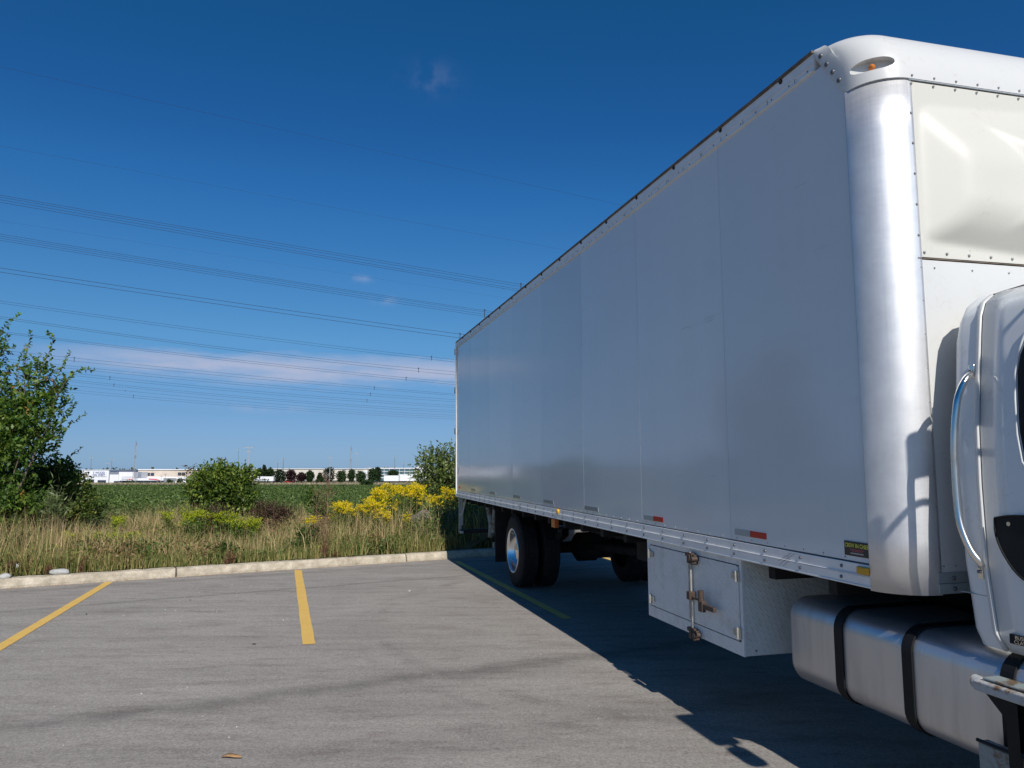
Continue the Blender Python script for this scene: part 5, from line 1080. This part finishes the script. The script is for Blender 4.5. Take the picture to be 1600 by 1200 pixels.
# grass
def vnoise(x, y, sc, seed):
    r = np.random.default_rng(seed); g = r.random((64, 64)); X = x / sc; Y_ = y / sc; xi = np.floor(X).astype(int); yi = np.floor(Y_).astype(int); fx = X - xi; fy = Y_ - yi; fx = fx * fx * (3 - 2 * fx); fy = fy * fy * (3 - 2 * fy); G = lambda a, b: g[a % 64, b % 64]
    return (G(xi, yi) * (1 - fx) + G(xi + 1, yi) * fx) * (1 - fy) + (G(xi, yi + 1) * (1 - fx) + G(xi + 1, yi + 1) * fx) * fy
def blades(name, label, n, smin_, smax_, dmin, dmax, h0, h1, w0, pal_fn, keep_fn=None, lean=.35, mat='grass', dpow=1.0):
    s = rng.uniform(smin_, smax_, n); d = dmin + (dmax - dmin) * rng.random(n) ** dpow; X = K0[0] + KD[0] * s + KN[0] * d; Y_ = K0[1] + KD[1] * s + KN[1] * d
    if keep_fn is not None: k = keep_fn(X, Y_, s, d); X, Y_, s, d = X[k], Y_[k], s[k], d[k]; n = len(X)
    Z = ground_z(X, Y_) - .01; Z = np.where(d < .24, .13, Z); h = rng.uniform(h0, h1, n) * (.45 + .5 * vnoise(X, Y_, .7, 5) + .55 * vnoise(X, Y_, 2.3, 15)); a = rng.uniform(0, 6.283, n); w = w0 * rng.uniform(.6, 1.3, n)
    le = lean * rng.random(n) ** 1.3 * h; la = rng.uniform(0, 6.283, n); ld = np.stack([np.cos(la), np.sin(la)], 1); P0 = np.stack([X, Y_, Z], 1); sd_ = np.stack([np.cos(a), np.sin(a), np.zeros(n)], 1) * w[:, None] * .5
    mid = P0 + np.stack([ld[:, 0] * le * .3, ld[:, 1] * le * .3, h * .58], 1); tip = P0 + np.stack([ld[:, 0] * le, ld[:, 1] * le, h * (1 - .25 * (le / h) ** 2)], 1)
    V = np.empty((n, 5, 3)); V[:, 0] = P0 - sd_; V[:, 1] = P0 + sd_; V[:, 2] = mid + sd_ * .8; V[:, 3] = mid - sd_ * .8; V[:, 4] = tip; V = V.reshape(-1, 3); b0 = np.arange(n) * 5
    L_ = np.stack([b0, b0 + 1, b0 + 2, b0 + 3, b0 + 3, b0 + 2, b0 + 4], 1).ravel(); st_ = np.stack([np.arange(n) * 7, np.arange(n) * 7 + 4], 1).ravel(); tt = np.tile([4, 3], n); C = pal_fn(X, Y_, n)
    o = fast_mesh(name, V, L_, st_, tt, M_[mat], np.repeat(np.clip(C, .01, .9), 5, 0)); tag(o, label, 'grass', kind='stuff'); return o
def tan_pal(X, Y_, n):
    t = vnoise(X, Y_, 1.6, 11)[:, None]; g = colour_pick(n, [(.19, .20, .06), (.27, .26, .09), (.14, .17, .05)]); s_ = colour_pick(n, [(.52, .39, .19), (.62, .48, .26), (.42, .30, .15), (.46, .31, .18)]); lf = np.clip((ks(X, Y_) + 4.5) / 3, -.5, .35)[:, None]; r = (rng.random((n, 1)) < (.13 + .6 * t + lf)); return np.where(r, s_, g)
def green_pal(X, Y_, n):
    t = vnoise(X, Y_, 1.1, 3)[:, None]; return np.where(rng.random((n, 1)) < .3 + .35 * t, colour_pick(n, [(.30, .26, .10), (.36, .28, .12)]), colour_pick(n, [(.11, .145, .035), (.15, .18, .05), (.20, .21, .065)]))
heap_far = lambda X, Y_: (((X - .4) * KD[0] + (Y_ - 15.6) * KD[1]) / 2.7) ** 2 + (((X - .4) * KN[0] + (Y_ - 15.6) * KN[1]) / 1.0) ** 2 > 1.0
blades('short_green_grass', 'short green grass and weeds growing along the verge behind the kerb', 70000, -17, 6, .18, 6.0, .10, .34, .012, green_pal, lambda X, Y_, s, d: (vnoise(X, Y_, .5, 8) > .25) & (heap_far(X, Y_) | (rng.random(len(X)) < .25)), .8, dpow=1.4)
blades('tall_dry_grass', 'tall straw coloured dry grass filling the verge between kerb and field', 70000, -17, 5, .5, 7.5, .30, .74, .0065, tan_pal, lambda X, Y_, s, d: (rng.random(len(X)) < .25 + .9 * vnoise(X, Y_, .9, 21)) & (rng.random(len(X)) < np.clip((d - .4) / 1.2, .12, 1)) & (rng.random(len(X)) < np.clip((s + 6.5) / 4, .22, 1)) & (heap_far(X, Y_) | (rng.random(len(X)) < .12)), .75, dpow=1.25)
blades('kerb_edge_tufts', 'sparse tufts of grass hanging over the back of the kerb', 6500, -17, 3, .09, .30, .06, .20, .009, green_pal, lambda X, Y_, s, d: vnoise(X, Y_, .35, 31) > np.where(s < -2.5, .48, .6), 1.4)
blades('field_edge_grass', 'rough grass at the near edge of the crop field', 26000, -30, 9, 7.5, 15, .22, .5, .012, green_pal, lambda X, Y_, s, d: vnoise(X, Y_, 1.5, 41) > .3, .6)
def weeds(n):
    s = rng.uniform(-17, 5.5, n); d = .3 + 6.5 * rng.random(n) ** 1.2; c = rng.integers(0, n, n); cs, cd = s[c // 40 * 40 % n], d[c // 40 * 40 % n]; s = cs + rng.normal(0, .16, n); d = np.clip(cd + rng.normal(0, .14, n), .22, 9)
    X = K0[0] + KD[0] * s + KN[0] * d; Y_ = K0[1] + KD[1] * s + KN[1] * d; hh = .06 + .42 * rng.random(n) * vnoise(X, Y_, 1.3, 51); P = np.stack([X, Y_, ground_z(X, Y_) + hh], 1); D = rng.normal(size=(n, 3)); D[:, 2] = np.abs(D[:, 2])
    V = leaf_quads(P, D, rng.uniform(.03, .075, n), .5); t = vnoise(X, Y_, .8, 61)[:, None]; C = np.where(t < .62, colour_pick(n, [(.10, .16, .035), (.14, .19, .05), (.17, .20, .06)]), np.where(t < .8, colour_pick(n, [(.24, .16, .08), (.30, .21, .10)]), colour_pick(n, [(.28, .31, .06), (.20, .24, .06)])))
    o = quads_obj('broadleaf_weeds', V, np.clip(C, .01, .9), M_['leaf']); tag(o, 'mixed low broadleaf weeds growing through the verge grass', 'weeds', kind='stuff')
weeds(56000)
# crop
def crop(n, y0, y1, zoff=0):
    Y_ = 1 / (1 / y1 + (1 / y0 - 1 / y1) * rng.random(n)); X = Y_ * rng.uniform(-.86, .12, n); return X, Y_
def crop_obj():
    X, Y_ = crop(130000, 17.5, 140); X2, Y2_ = crop(90000, 60, FIELD_END); X = np.concatenate([X, X2]); Y_ = np.concatenate([Y_, Y2_]); n = len(X)
    row = np.round(Y_ / .76) * .76; near = Y_ < 90; Y_ = np.where(near, row + rng.normal(0, .17, n), Y_); k = kd(X, Y_) > 7; X, Y_ = X[k], Y_[k]; n = len(X)
    hh = .26 + .16 * vnoise(X, Y_, 3, 7) + .05 * rng.random(n); P = np.stack([X, Y_, ground_z(X, Y_) + hh * rng.uniform(.45, 1.0, n)], 1); D = rng.normal(size=(n, 3)); D[:, 2] = np.abs(D[:, 2]) * .5; S = .075 + .0010 * Y_
    V = leaf_quads(P, D, S * rng.uniform(.6, 1.2, n), .75, .1, .6); t = vnoise(X, Y_, 6, 9)[:, None]; C = colour_pick(n, [(.08, .13, .032), (.125, .18, .045), (.18, .235, .075)], None, .2) * (.85 + .35 * t)
    o = quads_obj('soybean_crop', V, np.clip(C, .01, .5), M_['leaf']); tag(o, 'dense green soybean crop covering the whole field beyond the verge', 'crop', kind='stuff')
crop_obj()
X = rng.uniform(-260, 40, 16000); Y_ = rng.uniform(FIELD_END - 1, FIELD_END + 12, 16000); P = np.stack([X, Y_, np.full(16000, GZ)], 1); V = leaf_quads(P, rng.normal(0, .3, P.shape) + np.array([0, 0, 1]), rng.uniform(.35, .9, 16000), .4, .1)
o = quads_obj('far_dry_grass', V, np.clip(colour_pick(16000, [(.38, .31, .22), (.46, .38, .27), (.24, .24, .12)]), .01, .9), M_['grass']); tag(o, 'pale dry grass strip along the far edge of the field', 'grass', kind='stuff')

# far trees
def fartree(u0, u1, vt, vb, Y_, pal, label, shape='round', n=950, name='street_tree', group='trees in front of the warehouse'):
    a = at((u0 + u1) / 2, vt, Y_); w = (at(u1, vt, Y_)[0] - at(u0, vt, Y_)[0]) / 2; zt = a[2]; zb_ = at(u0, vb, Y_)[2]; e = empty(name, (a[0], Y_, GZ)); tag(e, label, 'tree', group); inv = Matrix.Translation(e.location).inverted()
    th = rng.uniform(0, 6.283, n); hh = rng.random(n); prof_ = {'round': np.sqrt(np.clip(1 - (2 * hh - .9) ** 2 / 1.25, 0, 1)), 'cone': (1 - hh) ** .75, 'oval': np.sqrt(np.clip(np.sin(np.pi * np.clip(hh * .92 + .05, 0, 1)), 0, 1))}[shape]; rr = w * prof_ * rng.random(n) ** .35 * (.8 + .35 * vnoise(th * 3, hh * 5, 1, int(u0)))
    cz = zb_ + (zt - zb_) * (.12 + .88 * hh); P = np.stack([a[0] + rr * np.cos(th), Y_ + rr * np.sin(th), cz], 1); lb_ = rng.integers(0, 5, n); lo_ = rng.normal(0, 1, (5, 3)) * np.array([w * .20, w * .2, (zt - zb_) * .07]); P = P + lo_[lb_]; P[:, 2] = np.minimum(P[:, 2], zt + rng.random(n) * .5); V = leaf_quads(P, rng.normal(size=P.shape), rng.uniform(.35, .8, n), .8, .2); o = quads_obj('crown', V, np.clip(colour_pick(n, pal), .006, .5), M_['leaf']); o.parent = e; o.matrix_parent_inverse = inv
    m = MB(); m.tube([(0, 0, 0), (0, 0, (zt - GZ) * .6)], [.16, .06], 5); m.build('trunk', M_['bark'], e)
DG = [(.025, .05, .018), (.04, .07, .022), (.05, .085, .03)]; DKG = [(.02, .04, .02), (.03, .055, .025)]; PU = [(.035, .012, .02), (.05, .018, .021)]; MG = [(.045, .085, .03), (.06, .10, .035), (.035, .065, .025)]
for args in ((397, 412, 733, 745, 325, DG, 'round green tree rising behind the left end of the trailer', 'round'), (407, 418, 728, 745, 330, DKG, 'pointed dark tree rising over the middle of the left trailer', 'cone'), (415, 428, 733, 746, 325, DG, 'green tree rising behind the right end of the left trailer', 'round'),
             (427, 448, 735, 753, 322, DKG, 'broad dark green tree just right of the left trailer', 'round'), (448, 464, 736, 753, 318, PU, 'larger dark purple tree', 'round'), (464, 478, 740, 752.5, 316, PU, 'smaller dark purple tree right of the larger one', 'round'), (480, 492.5, 736.5, 754, 318, DG, 'square shaped green tree right of the purple trees', 'oval'),
             (493, 505, 740, 754, 320, DG, 'low green tree between the square tree and the tall dark one', 'cone'), (506, 524, 731, 754.5, 322, DKG, 'tallest dark tree, behind the pale pole', 'oval'), (526, 539.5, 736.5, 754, 316, MG, 'light green conical tree standing clear of the others', 'oval'), (544, 554.5, 735, 753, 324, MG, 'slim green tree behind the tree row mast', 'oval'), (558, 572.5, 737, 754, 318, MG, 'green conical tree in front of the white warehouse bay', 'oval'),
             (575, 590, 734, 754, 330, DG, 'dark tree against the left end of the glazed offices', 'round'), (586, 597, 730, 752, 335, DKG, 'taller dark tree against the glazed offices', 'oval'), (606, 622, 736, 745, 340, DG, 'tree top showing above the right trailers', 'round'), (378, 396, 734, 752, 335, PU, 'dark purple tree behind the crossarm pole', 'round'), (564, 582, 751, 760, 296, DG, 'low dark shrub at the far field edge', 'round')):
    fartree(*args)
fartree(404, 424, 748.5, 755.5, 310, MG, 'small tree standing in front of the left trailer', 'oval', 120)
fartree(278, 288, 748, 756, 325, MG, 'small green tree below the beige building window', 'round', 160, group='trees in front of the stores'); fartree(262, 269, 749, 757, 322, MG, 'tiny green tree before the beige building', 'round', 120, group='trees in front of the stores'); fartree(196, 212, 751, 757.5, 322, DG, 'low shrub at the dealership front', 'round', 120, group='trees in front of the stores')
n = 5000; X = rng.uniform(-700, 300, n); P = np.stack([X, 620 + rng.uniform(0, 25, n), GZ + rng.uniform(0, 5.0, n) * (.5 + vnoise(X, X * 0, 30, 3))], 1); o = quads_obj('distant_woods', leaf_quads(P, rng.normal(size=P.shape), rng.uniform(1.5, 3.5, n), .8), np.clip(colour_pick(n, DG), .01, .5), M_['leaf']); tag(o, 'distant line of woods along the horizon', 'woods', kind='stuff')

# ------------------------------------------------------------------ stones and litter
def stone(name, label, c, r, mat, seed, rz=0.0, cat='stone', sub=3, rough=.18):
    bm = bmesh.new(); bmesh.ops.create_icosphere(bm, subdivisions=sub, radius=1); g = np.random.default_rng(seed); ph = g.uniform(0, 6, (6, 3)); fr_ = g.uniform(1.2, 4.5, (6, 3))
    for v in bm.verts:
        k = 1 + rough * sum(math.sin(v.co.x * fr_[i][0] + v.co.y * fr_[i][1] + v.co.z * fr_[i][2] + ph[i][0]) for i in range(6)) / 3; k += (.05 * math.sin(v.co.x * 13 + v.co.z * 9) * math.sin(v.co.y * 11 - v.co.z * 7) + .035 * math.sin(v.co.x * 23 + v.co.y * 19)) if sub > 3 else 0; v.co *= k; v.co.x *= r[0]; v.co.y *= r[1]; v.co.z *= r[2]
    me = bpy.data.meshes.new(name); bm.to_mesh(me); bm.free(); me.materials.append(mat); me.polygons.foreach_set('use_smooth', [True] * len(me.polygons)); o = bpy.data.objects.new(name, me); COL.objects.link(o); o.location = c; o.rotation_euler = (0, 0, rz); tag(o, label, cat); return o
def onk(u, v, z): d = at(u, v, 10) - np.array([0, 0, 1.5]); t = (z - 1.5) / d[2]; return np.array([0, 0, 1.5]) + d * t
p = kp(ks(*onk(93, 900, .12)[:2]), .11); stone('grey_stone', 'pale grey elongated stone lying on the left part of the kerb', (p[0], p[1], .155), (.13, .055, .045), M_['stone'], 3, .3)
p = onk(90, 912, 0); stone('brown_stone', 'small brown stone at the foot of the kerb below the grey stone', (p[0], p[1], .015), (.055, .035, .03), M_['rock'], 4)
p = kp(ks(*onk(8, 903, .1)[:2]), .12); stone('grey_stone', 'broken grey stone at the far left end of the kerb', (p[0], p[1], .14), (.08, .05, .04), M_['stone'], 5)
p = onk(2, 915, 0.0); stone('mossy_stone', 'dark stone at the foot of the kerb at the left edge', (p[0], p[1], .03), (.06, .05, .05), M_['rock'], 6)
p = onk(10, 890, .2); stone('white_litter', 'white scrap of litter in the weeds at the far left', (p[0], p[1] + .2, .22), (.05, .02, .045), M_['litter'], 7, cat='litter', sub=2)
p = at(655, 806, 14.9); stone('brown_boulder', 'weathered brown boulder beside the spoil heap left of the truck', (p[0] + .04, p[1] + .3, .44), (.25, .32, .30), M_['rock'], 8, .5, 'boulder', 4, .3)
heap = stone('spoil_heap', 'dark heap of soil lying in the shadow behind the truck', (.75, 15.9, .25), (2.1, 1.0, .72), M_['mound'], 9, .5, 'heap', 5, .13)
p = onk(362, 1185, 0); m = MB(); m.grid([[(-.055, -.012, .004), (-.055, .008, .006)], [(-.02, -.014, .010), (-.02, .014, .018)], [(.02, -.012, .008), (.02, .010, .016)], [(.055, -.004, .006), (.055, .003, .012)]]); o = m.build('dead_leaf', M_['deadleaf'], None); o.location = (p[0], p[1], .004); o.rotation_euler = (0, 0, -.2); o.modifiers.new('s', 'SOLIDIFY').thickness = .001; tag(o, 'curled brown dead leaf on the asphalt near the bottom edge', 'leaf')
for u, v, r, mt, lb in ((397, 1007, .02, 'black', 'small black scrap on the asphalt left of the middle bay line'), (640, 924, .03, 'grit', 'pale scrap lying on the asphalt between the middle line and the truck'), (135, 960, .02, 'black', 'dark scrap on the asphalt beside the left bay line'), (297, 938, .014, 'black', 'tiny dark scrap on the asphalt among the white chips'), (428, 891, .05, 'litter', 'crumbled white litter lying at the kerb left of the middle bay line'), (138, 909, .035, 'litter', 'white litter scrap at the kerb beside the left bay line end')):
    p = onk(u, v, 0); stone('scrap', lb, (p[0], p[1], r * .2), (r, r * .5, r * .3), M_[mt], int(u), random.random() * 3, 'litter', 1)
n = 1500; cen = [(-3.4, 9.3, 1.2), (-2.6, 8.3, .8), (-1.0, 5.5, 2.6), (-2, 7.5, 4), (-4.6, 10.6, 1.0)]; V = []; F = []; m = MB()
for i in range(n // 2):
    c = random.choice(cen); x = random.gauss(c[0], c[2]); y = random.gauss(c[1], c[2] * .6)
    if kd(x, y) > 0 or (x - .6 + (y - 8) * .288) > 1.6: continue
    r = random.uniform(.0025, .006) * (1.3 if random.random() < .1 else .8); t = random.random() * 6.28; m.add([(x + r * math.cos(t), y + r * math.sin(t), 0), (x + r * math.cos(t + 2.1), y + r * math.sin(t + 2.1), 0), (x + r * math.cos(t + 4.2), y + r * math.sin(t + 4.2), 0), (x, y, r * .9)], [(0, 1, 3), (1, 2, 3), (2, 0, 3)])
tag(m.build('pale_grit', M_['grit'], None, recalc=False), 'scattered pale grit and stone chips on the asphalt', 'grit', kind='stuff')
n = 1400; m = MB()      # debris swept against the kerb
for i in range(n):
    s = random.uniform(-14, 5); d = -abs(random.gauss(0, .07)); q = kp(s, d + .03); r = random.uniform(.004, .012); t = random.random() * 6.28; m.add([(q[0] + r * math.cos(t), q[1] + r * math.sin(t), 0.001), (q[0] + r * math.cos(t + 2.1), q[1] + r * math.sin(t + 2.1), .001), (q[0] + r * math.cos(t + 4.2), q[1] + r * math.sin(t + 4.2), .001), (q[0], q[1], r * .9)], [(0, 1, 3), (1, 2, 3), (2, 0, 3)])
tag(m.build('kerb_debris', M_['deadleaf'], None, recalc=False), 'fine brown debris collected along the foot of the kerb', 'debris', kind='stuff')
